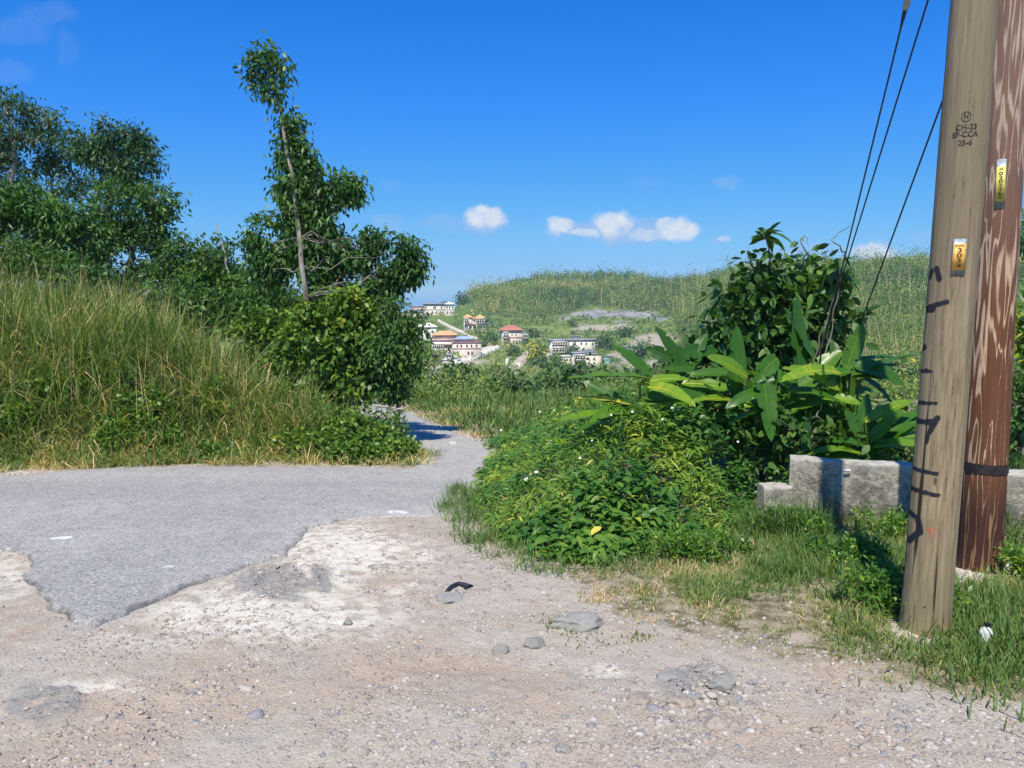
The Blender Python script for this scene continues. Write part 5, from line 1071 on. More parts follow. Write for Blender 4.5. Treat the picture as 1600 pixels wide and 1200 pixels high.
# ------------------------------------------------------------------ concrete wall
def mat_concrete():
    m, nt, out = newmat('rough mildewed concrete'); b = NB(nt); c = b.coord(); n = b.noise(26, 6, .7, c); n2 = b.noise(3, 5, .65, c); n3 = b.noise(7, 5, .7, c)
    col = b.mix(b.rng(n, .35, .62), (.24, .215, .16), (.48, .44, .35)); col = b.mix(b.rng(n2, .44, .64), col, b.mix(n, (.09, .085, .07), (.25, .235, .19)))
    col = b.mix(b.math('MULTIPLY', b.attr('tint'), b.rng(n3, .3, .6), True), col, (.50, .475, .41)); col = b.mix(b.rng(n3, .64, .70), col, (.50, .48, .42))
    nt.links.new(b.bsdf(col, .95, .12, b.bump(n, 1., .02)), out.inputs[0]); return m
def slab(acc, a, b, th, z0f, z1, nx=120, nz=36):
    """rough faced wall from a to b (plan points), front face towards the camera"""
    a = np.array(a); b = np.array(b); d = (b - a); L = np.hypot(*d); d = d / L; nrm = np.array((d[1], -d[0]))
    s = np.linspace(0, L, nx + 1); 
    def P(s_, t_, o): p = a + d * s_[..., None] + nrm * o[..., None]; zb = z0f; z = zb + (z1 - zb) * t_; return np.stack([p[..., 0], p[..., 1], z], -1)
    # profile round the section: front bottom -> front top -> back top -> back bottom
    t = np.concatenate([np.linspace(0, 1, nz), [1, 1, 1], np.linspace(1, 0, 8)]); o = np.concatenate([np.full(nz, 0.), [-th * .3, -th * .7, -th], np.full(8, -th)])
    S, T = np.meshgrid(s, t, indexing='ij'); _, O = np.meshgrid(s, o, indexing='ij')
    V = P(S, T, O + (fbm(S * 9, T * 7 + O * 9, 4) - .5) * .035); V[..., 2] += (fbm(S * 6 + 3, O * 6 + T, 4) - .5) * .035 * T
    n = len(t); i = np.arange(nx)[:, None]; j = np.arange(n - 1)[None]; Q = np.stack([i * n + j, (i + 1) * n + j, (i + 1) * n + j + 1, i * n + j + 1], -1).reshape(-1, 4)
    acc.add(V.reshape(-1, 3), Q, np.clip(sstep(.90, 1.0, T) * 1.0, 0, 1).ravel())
    for e, k in ((0, 0), (nx, nx)):
        acc.add(V[k], [(q, q + 1, n - 2 - q, n - 1 - q) for q in range(0, n // 2 - 1)] if False else [(0, nz - 1, nz + 2, n - 1)], .2)
WA = np.array((2.66, 6.92)); WB = np.array((3.62, 6.60)); wd_ = (WB - WA) / np.hypot(*(WB - WA)); WC = WA + wd_ * 9
wz1 = at(1241, 716, 6.92)[2]; A = Acc(); slab(A, WA, WC, .16, gz(*WA) - .5, wz1, 420, 40)
WL = at(1197, 700, 6.86)[:2]; slab(A, WL, WA + wd_ * .02 + np.array((0, -.03)), .16, gz(*WA) - .4, at(1210, 764, 6.8)[2], 40, 24)
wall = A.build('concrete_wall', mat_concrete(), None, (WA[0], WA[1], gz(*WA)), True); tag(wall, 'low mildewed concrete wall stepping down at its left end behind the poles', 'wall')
M_white = plain('white paint', (.75, .74, .70), .6, .3, .06, 20)
def bracket():
    c = at(1297, 742, 6.86 - .22); A = Acc(); d = np.array((wd_[0], wd_[1], 0)); f = np.array((wd_[1], -wd_[0], 0)) * .03; c = np.array((WA[0], WA[1], 0)) + d * .46; c[2] = wz1 - .11; c = c + f
    tube(A, np.array([c - (0, 0, .11), c + (0, 0, .035)]), .007, 6); tube(A, np.array([c + (0, 0, .035) - d * .01, c + (0, 0, .04) + d * .07]), .009, 6); o = A.build('bracket', M_white, wall)
bracket()

# ------------------------------------------------------------------ litter
M_rub = plain('black rubber', (.035, .037, .045), .4, .4, .2, 20)
def rubber():
    p = [(697, 928), (705, 920), (716, 915), (727, 917), (734, 919)]; q = np.array([on(a, b) + (0, 0, .010 + .008 * (i in (1, 2, 3))) for i, (a, b) in enumerate(p)]); s = np.linspace(0, 1, 5); ss = np.linspace(0, 1, 24); P = np.stack([np.interp(ss, s, q[:, i]) for i in range(3)], 1)
    P[1:-1] = (P[:-2] + P[1:-1] * 2 + P[2:]) / 4; A = Acc(); n = len(P); w = np.interp(ss, [0, .6, .8, 1], [.016, .022, .026, .042]); T = unit(np.gradient(P, axis=0)); S = unit(np.cross(T, (0, 0, 1.)))
    V = np.stack([P - S * w[:, None] - (0, 0, .010), P - S * w[:, None] * .6 + (0, 0, .006), P + (0, 0, .012), P + S * w[:, None] * .6 + (0, 0, .006), P + S * w[:, None] - (0, 0, .010), P + S * w[:, None] * .5 - (0, 0, .004), P + (0, 0, .003), P - S * w[:, None] * .5 - (0, 0, .004)], 1)
    Q = [(i * 8 + j, i * 8 + (j + 1) % 8, (i + 1) * 8 + (j + 1) % 8, (i + 1) * 8 + j) for i in range(n - 1) for j in range(8)]; A.add(V.reshape(-1, 3), Q); o = A.build('rubber_strip', M_rub, None, P[12], True); tag(o, 'curved scrap of black rubber lying in the stony dirt', 'scrap')
rubber()
def bottle():
    c = on(1536, 1012); M = newmat('crumpled clear plastic'); b = NB(M[1]); n = b.noise(30, 4, .6, b.coord()); sh = b.bsdf(b.mix(n, (.55, .58, .56), (.80, .82, .80)), .25, .6, b.bump(n, .6, .01)); M[1].links.new(sh, M[2].inputs[0])
    root = thing('plastic_bottle', c, 'crumpled clear plastic bottle standing in the grass beside the grey pole', 'bottle'); A = Acc(); hs = np.array([0, .005, .03, .06, .085, .105, .115, .125]); rr = np.array([.020, .032, .034, .031, .034, .026, .014, .013]); ph = np.linspace(0, 6.283, 25)[:-1]; V = []
    for h, r in zip(hs, rr):
        k = 1 + .12 * np.sin(ph * 3 + h * 60) + .06 * np.sin(ph * 7 - h * 90); V.append(np.stack([np.cos(ph) * r * k + h * .12, np.sin(ph) * r * k, np.full(24, h)], -1) + c)
    V = np.concatenate(V); Q = [(i * 24 + j, i * 24 + (j + 1) % 24, (i + 1) * 24 + (j + 1) % 24, (i + 1) * 24 + j) for i in range(7) for j in range(24)]; A.add(V, Q); A.build('body', M[0], root, smooth=True)
    A = Acc(); t = c + (.0155, 0, .122); tube(A, np.array([t, t + (0, 0, .016)]), .0155, 14); A.build('cap', M_tagk, root)
bottle()
def flowers():
    M_pet = plain('white petals', (.80, .80, .76), .6, .3, .03, 40); M_ctr = plain('yellow flower centre', (.7, .5, .05), .7, .2, .1, 40)
    pts = [(822, 748), (829, 741), (838, 737), (1163, 606), (1170, 640), (1050, 637), (1060, 640), (1225, 665), (1120, 622), (1128, 616), (955, 648), (1207, 727), (1240, 635), (1153, 690), (988, 643), (1035, 655), (906, 715), (925, 688), (783, 672), (1215, 690), (866, 640), (843, 643)]
    FL = ['lowest flower of the white cluster at the left front of the weed mound', 'middle flower of the white cluster at the left front of the weed mound', 'uppermost flower of the white cluster at the left front of the weed mound'] + ['small white flower ' + q for q in (
        'highest on the weeds, under the shrub tree', 'below the hanging paddle leaf plant, on the upper weeds', 'left one of a close pair under the bright drooping paddle leaf', 'right one of a close pair under the bright drooping paddle leaf', 'right beside the long hanging paddle leaf, above the wall',
        'left of the upright paddle leaf, in the higher weeds', 'just above and right of another one near the upright paddle leaf', 'under the yellow paddle leaf on the left plant', 'just left of the top corner of the concrete wall', 'in the shade between the hanging leaf and the huge yellow-green leaf', 'on the right flank of the mound in front of the dark thicket',
        'midway between the yellow paddle leaf and the bright drooping one', 'on the crest of the mound behind the bright weeds', 'at the centre left of the mound, alone', 'right of the small paddle leaf beside the road', 'at the far left edge of the weeds near the road grass', 'behind the left end of the concrete wall, low down', 'beside the valley grass above the small paddle leaf', 'just above the small paddle leaf beside the road')]
    for k, (px, py) in enumerate(pts):
        d = ray(px, py); ys = np.linspace(5, 12, 500); t = ys / d[1]; x = d[0] * t; z = CAMZ + d[2] * t; sd, h = mound_h(x, ys); g = G(x, ys) + h * 1.08 + .03; i = np.argmax(z <= g); Y = ys[i] if z[i] <= g[i] else 8.0; c = at(px, py, Y - .03)
        root = thing('white_flower', c, FL[k], 'flower', 'white flowers dotted over the weeds'); A = Acc(); n = 6; a = np.linspace(0, 6.283, n, endpoint=False); fn = unit(np.array([(-.2, -.7, .7)]) + rng.normal(size=(1, 3)) * .25)[0]; u_ = unit(np.cross(fn, (1, .2, 0))[None])[0]; v_ = np.cross(fn, u_)
        D = u_ * np.cos(a)[:, None] + v_ * np.sin(a)[:, None]; S = np.cross(D, fn); s = .013 if k > 2 else .022
        strips(A, np.repeat(c[None], n, 0), D, S, s, s * .75, [.3, 1, .9, .3], .5, bend=.1); A.build('petals', M_pet, root); A = Acc(); A.add(_IV * .3 * s + c + fn * .004, _IF); A.build('flower_centre', M_ctr, root)
flowers()

# ------------------------------------------------------------------ palms
M_palm = leafmat('palm fronds', [(0, (.02, .06, .02)), (.5, (.05, .12, .035)), (1, (.16, .22, .06))], .25, .4)
def frond(root, base, tip, L_leaf, n=26, tint=.5, sag=.35, name='frond'):
    b = np.asarray(base, float); t = np.asarray(tip, float); L = np.linalg.norm(t - b); s = np.linspace(0, 1, n); m = (b + t) / 2 + np.array((0, 0, sag * L)); s_ = s[:, None]
    C = b * (1 - s_) ** 2 + 2 * m * s_ * (1 - s_) + t * s_ ** 2; T = unit(np.gradient(C, axis=0)); S = unit(np.cross(T, (0, 0, 1.))); A = Acc(); tube(A, C, np.linspace(L * .012, L * .003, n), 5, .8)
    k = s > .12
    for sg in (-1, 1):
        D = unit(S[k] * sg + T[k] * .55 + np.array((0, 0, -.25))); l = L_leaf * (np.sin(np.pi * (s[k] * .85 + .12)) ** .6); strips(A, C[k], D, T[k], l, L_leaf * .07, [.6, 1, .7, .08], np.clip(tint + rng.normal(size=k.sum()) * .12, 0, 1), bend=.45)
    return A.build(name, M_palm, root)
def palm(label, px_base, py_base, py_top, Y=None, n=15, Lf=None, lean=0., parts=True, tint=.5, group='palms', pxtop=None):
    p = on(px_base, py_base, 80) if Y is None else None
    if Y is None: Y = p[1]
    bx = at(px_base, 600, Y)[0]; o = np.array((bx, Y, gz(bx, Y))); top = at(pxtop or px_base, py_top, Y); root = thing('palm_tree', o, label, 'palm tree', group); T = Acc(); h = np.linalg.norm(top - o); t = np.linspace(0, 1, 12)[:, None]
    tube(T, o + (top - o) * t - np.array((0, 0, .2)) * (1 - t), np.linspace(h * .03, h * .018, 12), 8); T.build('trunk', M_barkw, root, smooth=True); Lf = Lf or h * .5
    for i in range(n):
        a = i / n * 6.283 + rng.random() * .5; el = rng.uniform(-.45, .75); e = top + Lf * np.array((math.cos(a) * math.cos(el), math.sin(a) * math.cos(el), math.sin(el) - .25)); frond(root, top, e, Lf * .42, 18, tint + rng.normal() * .1, .18)
palm('palm tree at the right edge with green fronds showing behind the dark pole', 1668, 700, 372, 17, 20, 2.1, tint=.35, group=None)
g = 'palms among the village houses'
for a in [('palm on the ridge at the left end of the long turreted house', 636, 496, 474, None, 14, 2.8), ('yellowing palm between the twin-gabled house and the coral-roofed house', 780, 520, 499, None, 12, 2.4), ('dark palm left of the coral-roofed house base', 769, 540, 526, None, 12, 1.8), ('palm in front of the lower cream house, with yellow fronds', 941, 578, 549, None, 14, 2.2), ('green palm on the bare earth below the lower cream house', 961, 592, 562, None, 14, 2.0), ('palm on the brown bank above the lower cream house', 1010, 560, 535, None, 12, 2.2), ('small palm above the parked vehicles', 1065, 540, 518, None, 12, 2.2)]:
    lab = a[0] if a[1] != 1065 else 'palm standing at the right end of the bare slope'
    palm(lab, *a[1:], tint=.75 if 'yellow' in lab else .45, group=g)

# ------------------------------------------------------------------ village houses
def M_(name, col, **k): return plain(name, col, .8, .2, k.get('var', .08), k.get('sc', .6))
C_cream = M_('cream render', (.78, .69, .55)); C_white = M_('white render', (.82, .77, .67)); C_pink = M_('pink render', (.76, .56, .46)); C_pink2 = M_('pale pink render', (.80, .67, .57)); C_block = M_('unpainted pinkish blockwork', (.58, .44, .36), var=.15)
C_coral = M_('coral tile roof', (.50, .20, .14), var=.12, sc=3.); C_orange = M_('orange tile roof', (.72, .42, .20), var=.15, sc=3.); C_grey = M_('grey slab roof', (.33, .34, .36)); C_blue = M_('blue grey metal roof', (.34, .42, .55)); C_trim = M_('red trim', (.42, .22, .20)); C_yel = M_('pale yellow render', (.78, .71, .54))
C_glass = plain('dark window glass', (.03, .035, .045), .15, .6, .1, 5); C_shade = plain('painted porch shade', (.05, .045, .045), .9, .1, .1)  # near-black panel colour stands in for the shade inside the porches
C_redb = M_('red brick roof edge', (.40, .12, .09)); C_turq = M_('turquoise paint', (.20, .42, .42)); C_conc = M_('bare concrete', (.62, .58, .50), var=.12)
def building(label, px, py, blocks, yaw=0., name='house', dist=None):
    """sizes in photo pixels at the house's distance; block = dict(x0,x1,z0,z1,d,y,wall,roof,rh,rows,balc,arch)"""
    p = on(px, py, 80); k = (p[1] * CT - (p[2] - CAMZ) * ST) / F; o = p.copy(); root = thing(name, o, label, 'house'); M = rotz(yaw, o)
    wa = {}; ro = {}
    def get(dct, m): return dct.setdefault(m, Acc())
    for bl in blocks:
        x0, x1, z0, z1 = [v * k for v in (bl['x0'], bl['x1'], bl.get('z0', 0), bl['z1'])]; y0 = bl.get('y', 0) * k; y1 = y0 + bl.get('d', 30) * k
        zb = z0 - (12 * k if bl.get('z0', 0) == 0 else 0); box(get(wa, bl['wall']), x0, x1, y0, y1, zb, z1, M)
        r = bl.get('roof'); rm = bl.get('rm', C_grey); rh = bl.get('rh', 5) * k; ov = bl.get('ov', 1.2) * k
        if r == 'flat': box(get(ro, rm), x0 - ov, x1 + ov, y0 - ov, y1 + ov, z1 + .01, z1 + .01 + rh, M)
        elif r == 'hip':
            R = get(ro, rm); X0, X1, Y0, Y1 = x0 - ov, x1 + ov, y0 - ov, y1 + ov; q = min(X1 - X0, Y1 - Y0) * .42; cx = (X0 + X1) / 2; cy = (Y0 + Y1) / 2
            if X1 - X0 >= Y1 - Y0: a, b = (X0 + q, cy), (X1 - q, cy)
            else: a, b = (cx, Y0 + q), (cx, Y1 - q)
            e = .25; V = np.array([(X0, Y0, z1), (X1, Y0, z1), (X1, Y1, z1), (X0, Y1, z1), (X0, Y0, z1 + e), (X1, Y0, z1 + e), (X1, Y1, z1 + e), (X0, Y1, z1 + e), (a[0], a[1], z1 + rh), (b[0], b[1], z1 + rh)]) @ M[0].T + M[1]
            R.add(V, [(0, 3, 2, 1), (0, 1, 5, 4), (1, 2, 6, 5), (2, 3, 7, 6), (3, 0, 4, 7)]); 
            if X1 - X0 >= Y1 - Y0: R.add(V, [(4, 5, 9, 8), (6, 7, 8, 9)]); R.add(V, [(5, 6, 9), (7, 4, 8)])
            else: R.add(V, [(5, 6, 9, 8), (7, 4, 8, 9)]); R.add(V, [(4, 5, 8), (6, 7, 9)])
        elif r == 'gable':
            R = get(ro, rm); X0, X1, Y0, Y1 = x0 - ov, x1 + ov, y0 - ov, y1 + ov; cx = (X0 + X1) / 2; V = np.array([(X0, Y0, z1), (X1, Y0, z1), (cx, Y0, z1 + rh), (X0, Y1, z1), (X1, Y1, z1), (cx, Y1, z1 + rh)]) @ M[0].T + M[1]; R.add(V, [(0, 1, 4, 3), (0, 3, 5, 2), (1, 2, 5, 4)]); R.add(V, [(0, 2, 1), (3, 4, 5)])
        for (z, xs, w, h) in bl.get('rows', ()):
            for x in xs:
                W_ = Acc(); cx, cz = x * k, z * k; hw, hh = w * k / 2, h * k / 2; box(W_, cx - hw, cx + hw, y0 - .04, y0 + .1, cz - hh, cz + hh, M); wo = W_.build('window', C_glass, root)
                Fm = Acc(); t = .10
                for q in ((cx - hw - t, cx - hw + .002, cz - hh - t, cz + hh + t), (cx + hw - .002, cx + hw + t, cz - hh - t, cz + hh + t), (cx - hw, cx + hw, cz + hh - .002, cz + hh + t), (cx - hw, cx + hw, cz - hh - t, cz - hh + .002)): box(Fm, q[0], q[1], y0 - .09, y0 + .08, q[2], q[3], M)
                Fm.build('frame', bl.get('fm', C_white), wo)
        for (xa, xb, z, h, nb) in bl.get('balc', ()):      # flat dark panel painted as porch shade, behind columns and a rail
            Vd = Acc(); box(Vd, xa * k, xb * k, y0 - .03, y0 + .1, z * k, (z + h) * k, M); Vd.build('porch_shade_panel', C_shade, root); B = Acc()
            box(B, xa * k, xb * k, y0 - 1.5, y0 - .035, z * k - .2, z * k, M)
            for xx in np.linspace(xa, xb, nb): box(B, xx * k - .14, xx * k + .14, y0 - 1.45, y0 - 1.2, z * k, (z + h) * k, M)
            box(B, xa * k, xb * k, y0 - 1.4, y0 - 1.3, z * k + .75, z * k + .85, M); box(B, xa * k - .15, xb * k + .15, y0 - 1.55, y0 - .035, (z + h) * k, (z + h) * k + .25, M); B.build('balcony', bl.get('fm', C_white), root)
        for (z, m) in bl.get('bands', ()):
            B = Acc(); box(B, x0 - .05, x1 + .05, y0 - .08, y1 + .08, z * k - .15, z * k + .15, M); B.build('trim_band', m, root)
    for m, a in wa.items(): a.build('wall', m, root)
    for m, a in ro.items(): a.build('roof', m, root)
    return root, M, k, y0
building('long two-storey cream house with a small hipped turret on the ridge', 688, 493, [
    dict(x0=-26, x1=8, z1=17, d=22, y=4, wall=C_cream, roof='flat', rm=C_grey, rh=2.2, ov=1.5, rows=[(13, (-22, -10, -7.5, 2), 1.7, 3.5), (5, (-20, -12, -6, 0, 4), 1.8, 3)], bands=[(9, C_grey)]),
    dict(x0=8, x1=22, z1=17, d=16, y=-4, wall=C_white, roof='hip', rm=C_white, rh=4.5, ov=1.5, rows=[(13, (10.5, 14.5, 19), 1.8, 3.6), (5, (11, 16, 19.5), 2, 3.4)], bands=[(9, C_grey)])], .12)
building('unfinished pinkish blockwork house left of the long ridge house', 650, 497, [
    dict(x0=-14, x1=12, z1=9, d=18, wall=C_block, roof='flat', rm=C_grey, rh=1.0, rows=[(4, (-6, 2, 8), 2.2, 3.4)]), dict(x0=-8, x1=14, z0=10.1, z1=18, d=14, y=3, wall=C_pink, roof='flat', rm=C_block, rh=.8, rows=[(14, (-4, 3, 9), 1.6, 4)])], .15)
building('twin-gabled house with orange tile roofs and an arched porch', 744, 514, [
    dict(x0=-19, x1=-6, z1=17, d=18, y=2, wall=C_cream, roof='hip', rm=C_orange, rh=6, balc=[(-18, -12, 10, 5.5, 3)], rows=[(5, (-17,), 1.8, 3)]),
    dict(x0=-6, x1=0, z1=15, d=16, y=-1, wall=C_cream, roof='gable', rm=C_orange, rh=4, rows=[(12, (-3,), 2, 3)]), dict(x0=0, x1=14, z1=16.5, d=20, y=1, wall=C_cream, roof='hip', rm=C_orange, rh=6, balc=[(1, 12, 10, 5.5, 4)], rows=[(5, (3,), 1.6, 3)]),
    dict(x0=-13, x1=-1, z1=6.5, d=3, y=-4, wall=C_cream, roof='gable', rm=C_coral, rh=3.5, rows=[(3, (-9.5, -3.2), 3.4, 5.5)]), dict(x0=11, x1=23, z1=8, d=14, y=6, wall=C_conc, roof='flat', rm=C_grey, rh=.6, rows=[(4, (17,), 3, 4)])], .1)
building('two-storey pink house with a coral red hipped roof', 802, 537, [
    dict(x0=-18, x1=14, z1=20, d=24, wall=C_pink2, roof='hip', rm=C_coral, rh=8.5, ov=2.2, bands=[(9.5, C_coral)], balc=[(-16, -8, 10.5, 7, 4)], rows=[(14.5, (-2, 4), 1.4, 3), (4, (-12, -9.5, 0, 5, 10), 1.6, 3.6)]),
    dict(x0=14, x1=24, z1=15, d=16, y=6, wall=C_pink2, roof='flat', rm=C_grey, rh=.8, balc=[(15, 23, 9, 4.5, 3)])], .14)
building('large orange-roofed pink house with columned balconies at the left of the village', 700, 556, [
    dict(x0=-25, x1=12, z1=24, d=30, y=4, wall=C_pink2, roof='flat', rm=C_pink, rh=1.2, ov=1.5, balc=[(-24, -8, 12, 6, 6), (-24, -8, 3, 6, 6)], rows=[(15, (-2, 4), 2, 4), (6, (-3, 3, 8), 3, 6)]),
    dict(x0=-22, x1=14, z0=25.3, z1=31, d=22, y=7, wall=C_pink, roof='hip', rm=C_orange, rh=7, ov=2, rows=[(28, (-12, -2), 1.6, 2.5)]), dict(x0=-12, x1=14, z0=17, z1=18.5, d=3, y=.8, wall=C_orange)], .1)
building('two-storey pale pink house with dark red bands above the terrace wall', 730, 562, [
    dict(x0=-22, x1=22, z1=26, d=26, y=3, wall=C_pink2, roof='flat', rm=C_trim, rh=1.3, ov=1, bands=[(17, C_trim)], rows=[(21.5, (-15, -9, 0, 7, 15), 1.8, 3), (10, (-14, 2, 8), 1.8, 4)], fm=C_trim), dict(x0=-18, x1=10, z0=28, z1=30.5, d=18, y=7, wall=C_conc, roof='hip', rm=C_blue, rh=5.5)], .13)
building('white house half hidden behind the roadside tree', 668, 532, [dict(x0=-16, x1=14, z1=20, d=20, wall=C_white, roof='hip', rm=C_white, rh=7, rows=[(14, (-8, 0, 8), 2, 3.5), (5, (-8, 0, 8), 2, 3.5)])], .1)
building('long white flat-roofed two-storey house with columned verandas', 905, 550, [
    dict(x0=-45, x1=-18, z1=18, d=22, y=0, wall=C_white, roof='flat', rm=C_grey, rh=1.6, ov=1.5, balc=[(-43, -20, 9, 6.5, 7), (-43, -24, 1, 6, 5)]), dict(x0=-18, x1=30, z1=18, d=20, y=4, wall=C_white, roof='flat', rm=C_grey, rh=1.5, ov=1.5, rows=[(13, (-8, -6, 4, 12, 22), 2, 3.2), (5, (-12, -4, 8), 2, 3)]), dict(x0=-10, x1=2, z0=19.6, z1=24, d=8, y=10, wall=C_conc, roof='flat', rm=C_grey, rh=.6)], .12)
building('lower cream house with balconies and a flat grey roof', 915, 572, [
    dict(x0=-20, x1=0, z1=20, d=20, y=0, wall=C_yel, roof='flat', rm=C_grey, rh=1.2, balc=[(-18, -2, 11, 6, 5)], rows=[(5, (-15, -8), 3, 4)]), dict(x0=0, x1=24, z1=18, d=18, y=2, wall=C_yel, roof='flat', rm=C_grey, rh=1.2, rows=[(12, (5, 14), 2, 3), (4, (6, 14), 3, 4)]), dict(x0=2, x1=16, z0=19.3, z1=22, d=8, y=8, wall=C_white, roof='flat', rm=C_blue, rh=.5)], .1)
building('small cream bungalow left of the lower cream house', 887, 568, [dict(x0=-9, x1=8, z1=11, d=14, wall=C_cream, roof='flat', rm=C_white, rh=.8, rows=[(6.5, (-5, -1, 4), 1.8, 3)])], .1)
building('small turquoise shack right of the lower cream house', 950, 566, [dict(x0=-7, x1=7, z1=9, d=12, wall=C_turq, roof='flat', rm=C_grey, rh=.8, rows=[(5, (-3, 3), 1.8, 3)])], .1, 'shack')
building('little shed with a red roof edge and blue tarpaulin beside the yellow-green tree', 855, 556, [dict(x0=-7, x1=3, z1=7, d=10, wall=C_pink, roof='flat', rm=C_redb, rh=1.2, rows=[(3, (-3,), 2, 3)]), dict(x0=3, x1=8, z1=4, d=8, wall=C_blue)], .1, 'shed')
building('grey blockwork house among the trees right of the lower cream house', 990, 552, [dict(x0=-14, x1=12, z1=10, d=14, wall=C_conc, roof='flat', rm=C_grey, rh=.8, rows=[(5, (-8, 0, 7), 2.2, 4)])], .1)
def bwall(label, pts, h, th=.35, posts=0, mat=C_white, base=1.0, name='boundary_wall'):
    P = [on(a, b, 80) for a, b in pts]; root = thing(name, P[0], label, 'wall'); A = Acc(); B = Acc()
    for a, b in zip(P[:-1], P[1:]):
        n = max(1, int(np.hypot(*(b - a)[:2]) / 3)); s = np.linspace(0, 1, n + 1)
        for i in range(n):
            p, q = a + (b - a) * s[i], a + (b - a) * s[i + 1]; ang = math.atan2(q[1] - p[1], q[0] - p[0]); L = np.hypot(*(q - p)[:2]); z = min(gz(*p[:2]), gz(*q[:2])); M = rotz(ang, (p[0], p[1], z)); hh = h + abs(p[2] - q[2]) * .5
            box(A, 0, L, -th / 2, th / 2, -base, hh, M)
            if posts: box(B, -.25, .25, -.3, .3, -base, hh + .5, M)
    A.build('wall_panel', mat, root)
    if posts: B.build('pillars', C_white, root)
bwall('white balustraded terrace wall with pillars in front of the pink houses', [(712, 572), (735, 566), (758, 556), (782, 545)], 1.0, posts=1, mat=C_conc)
bwall('long pale retaining wall climbing behind the pink houses', [(684, 503), (700, 512), (722, 522), (745, 533)], 1.5, mat=C_cream, name='retaining_wall')
bwall('broken white garden wall near the foot of the dirt track', [(755, 580), (768, 579), (782, 578)], .9)
bwall('short white gate wall at the bottom of the dirt track', [(805, 573), (812, 575)], 1.3)
bwall('white wall stub left of the dirt track', [(791, 572), (795, 567)], 1.8)
def track():
    pts = [(797, 588), (803, 578), (810, 569), (818, 560), (828, 551)]; P = np.array([on(a, b, 80) for a, b in pts]); s = np.linspace(0, 1, len(P)); ss = np.linspace(0, 1, 40); C = np.stack([np.interp(ss, s, P[:, i]) for i in range(3)], 1); T = unit(np.gradient(C, axis=0)); S = np.stack([T[:, 1], -T[:, 0], T[:, 0] * 0], -1); S = unit(S); V = []
    for o in np.linspace(-1, 1, 7): q = C + S * (o * (1.7 + .3 * fbm(ss * 9, ss * 0 + o, 2)))[:, None]; q[:, 2] = G(q[:, 0], q[:, 1]) + .75 - .6 * abs(o) ** 3; V.append(q)
    V = np.stack(V, 1); Q = [(i * 7 + j, i * 7 + j + 1, i * 7 + j + 8, i * 7 + j + 7) for i in range(39) for j in range(6)]; o = mesh('dirt_track', V.reshape(-1, 3), np.array(Q), M_('pale dirt', (.50, .42, .32), var=.15, sc=.8), None, P[0], None, True); tag(o, kind='structure')
track()
def yard(label, pts, mat):
    P = np.array([on(a, b, 80) for a, b in pts]); x0, y0 = P[:, :2].min(0) - 1; x1, y1 = P[:, :2].max(0) + 1; x, y, Q = tensor(np.arange(x0, x1, .8), np.arange(y0, y1, .8)); sd = poly_sd(x, y, P[:, :2]); z = G(x, y) + np.where(sd > 0, .55, -1); k = (sd[Q] > -1).all(1); Q = Q[k]; u, inv = np.unique(Q, return_inverse=True)
    o = mesh('yard_pavement', np.stack([x, y, z], -1)[u], inv.reshape(-1, 4), mat, None, P[0], None, True); tag(o, kind='structure')
yard('', [(684, 572), (712, 572), (740, 562), (782, 545), (770, 540), (735, 552), (695, 556)], C_conc)
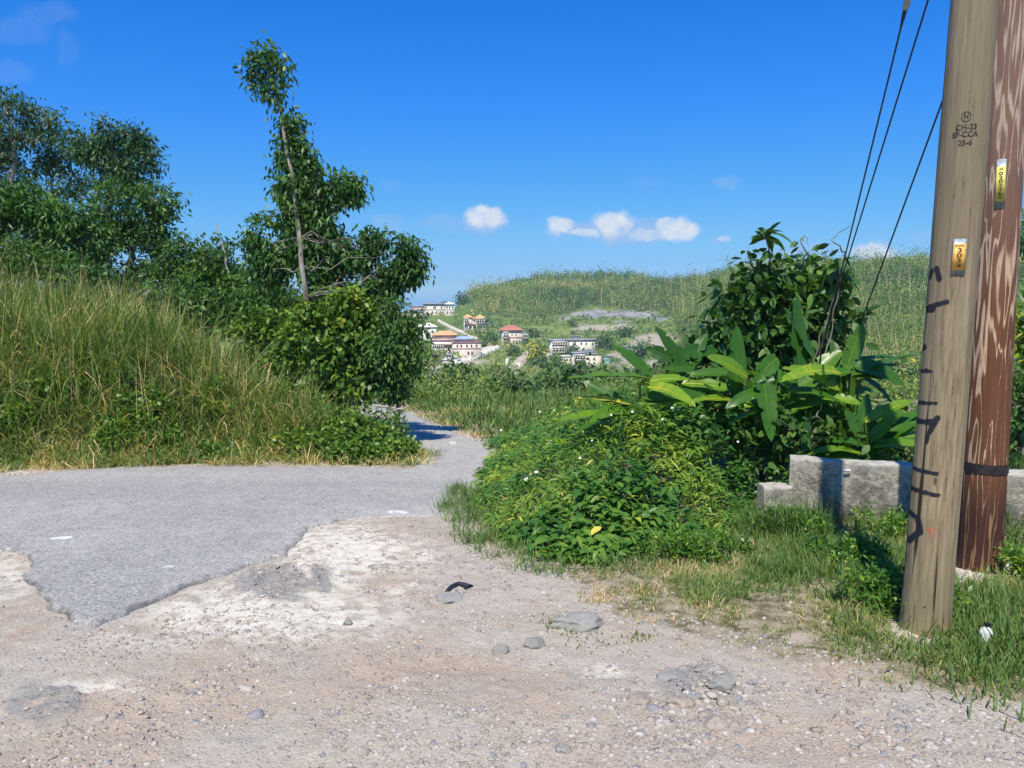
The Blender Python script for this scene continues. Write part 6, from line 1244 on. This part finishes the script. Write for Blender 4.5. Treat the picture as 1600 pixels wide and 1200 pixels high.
def vehicle(label, cat, name, px, py, L, Wd, H, body, yaw, van):
    p = on(px, py, 80); p[2] += .55; root = thing(name, p, label, cat); M = rotz(yaw, p); A = Acc()
    prof = [(-L / 2, .35), (-L / 2, .9 if not van else H - .15), (-L * .38, H) if van else (-L * .34, .95), (L * .36, H) if van else (-L * .2, H), (L * .44, H * .62) if van else (L * .14, H), (L / 2, H * .52) if van else (L * .28, .95), (L / 2, .35), (L / 2, .35)]
    prof = prof[:7]; n = len(prof)
    if not van: prof = prof[:6] + [(L / 2, .85), (L / 2, .35)]; n = 8
    V = np.array([(x, s * Wd / 2, z) for s in (-1, 1) for x, z in prof]) @ M[0].T + M[1]; A.add(V, [(i, (i + 1) % n, n + (i + 1) % n, n + i) for i in range(n)]); A.add(V, [(0, i, i + 1) for i in range(1, n - 1)] + [(n, n + i + 1, n + i) for i in range(1, n - 1)]); A.build('body', body, root)
    zz = (H * .58, H * .88) if van else (.98, H - .1); xs = np.linspace(-L * .40, L * .34, 5) if van else [-L * .18, -.02, L * .14]
    for s in (-1, 1):
        for a, b in zip(xs[:-1], xs[1:]): w = Acc(); box(w, a + .06, b - .06, s * Wd / 2 - .03, s * Wd / 2 + .03, *zz, M); w.build('window', C_glass, root)
        for xw in (-L * .32, L * .32):
            c = np.array((xw, s * (Wd / 2 - .08), .33)) @ M[0].T + M[1]; e = np.array((0, s * .12, 0)) @ M[0].T; w = Acc(); tube(w, np.array([c - e, c + e]), .33, 14); w.build('wheel', M_tagk, root)
vehicle('white minibus with dark windows parked below the pink houses', 'minibus', 'parked_minibus', 697, 567, 4.6, 1.8, 2.2, M_('white vehicle paint', (.75, .76, .76)), .12, True)
vehicle('silver car parked just right of the white minibus', 'car', 'parked_car', 711, 568, 3.9, 1.7, 1.4, M_('silver vehicle paint', (.42, .45, .48)), .12, False)
def far_pole(label, px, py, top):
    p = on(px, py, 80); e = at(px, top, p[1]); root = thing('telegraph_pole', p, label, 'utility pole', 'poles in the village'); A = Acc(); tube(A, np.array([p - (0, 0, .5), e]), [.14, .10], 8); A.build('shaft', M_barkw, root); A = Acc(); box(A, -.7, .7, -.05, .05, -.5, -.38, rotz(.3, e)); A.build('crossarm', M_barkd, root)
far_pole('thin pale utility pole above the yellow-green tree', 846, 545, 519); far_pole('thin utility pole at the left of the long retaining wall', 683, 512, 505); far_pole('thin utility pole on the meadow below the dirt track', 818, 588, 562); far_pole('thin utility pole below the twin-gabled house', 727, 530, 518)
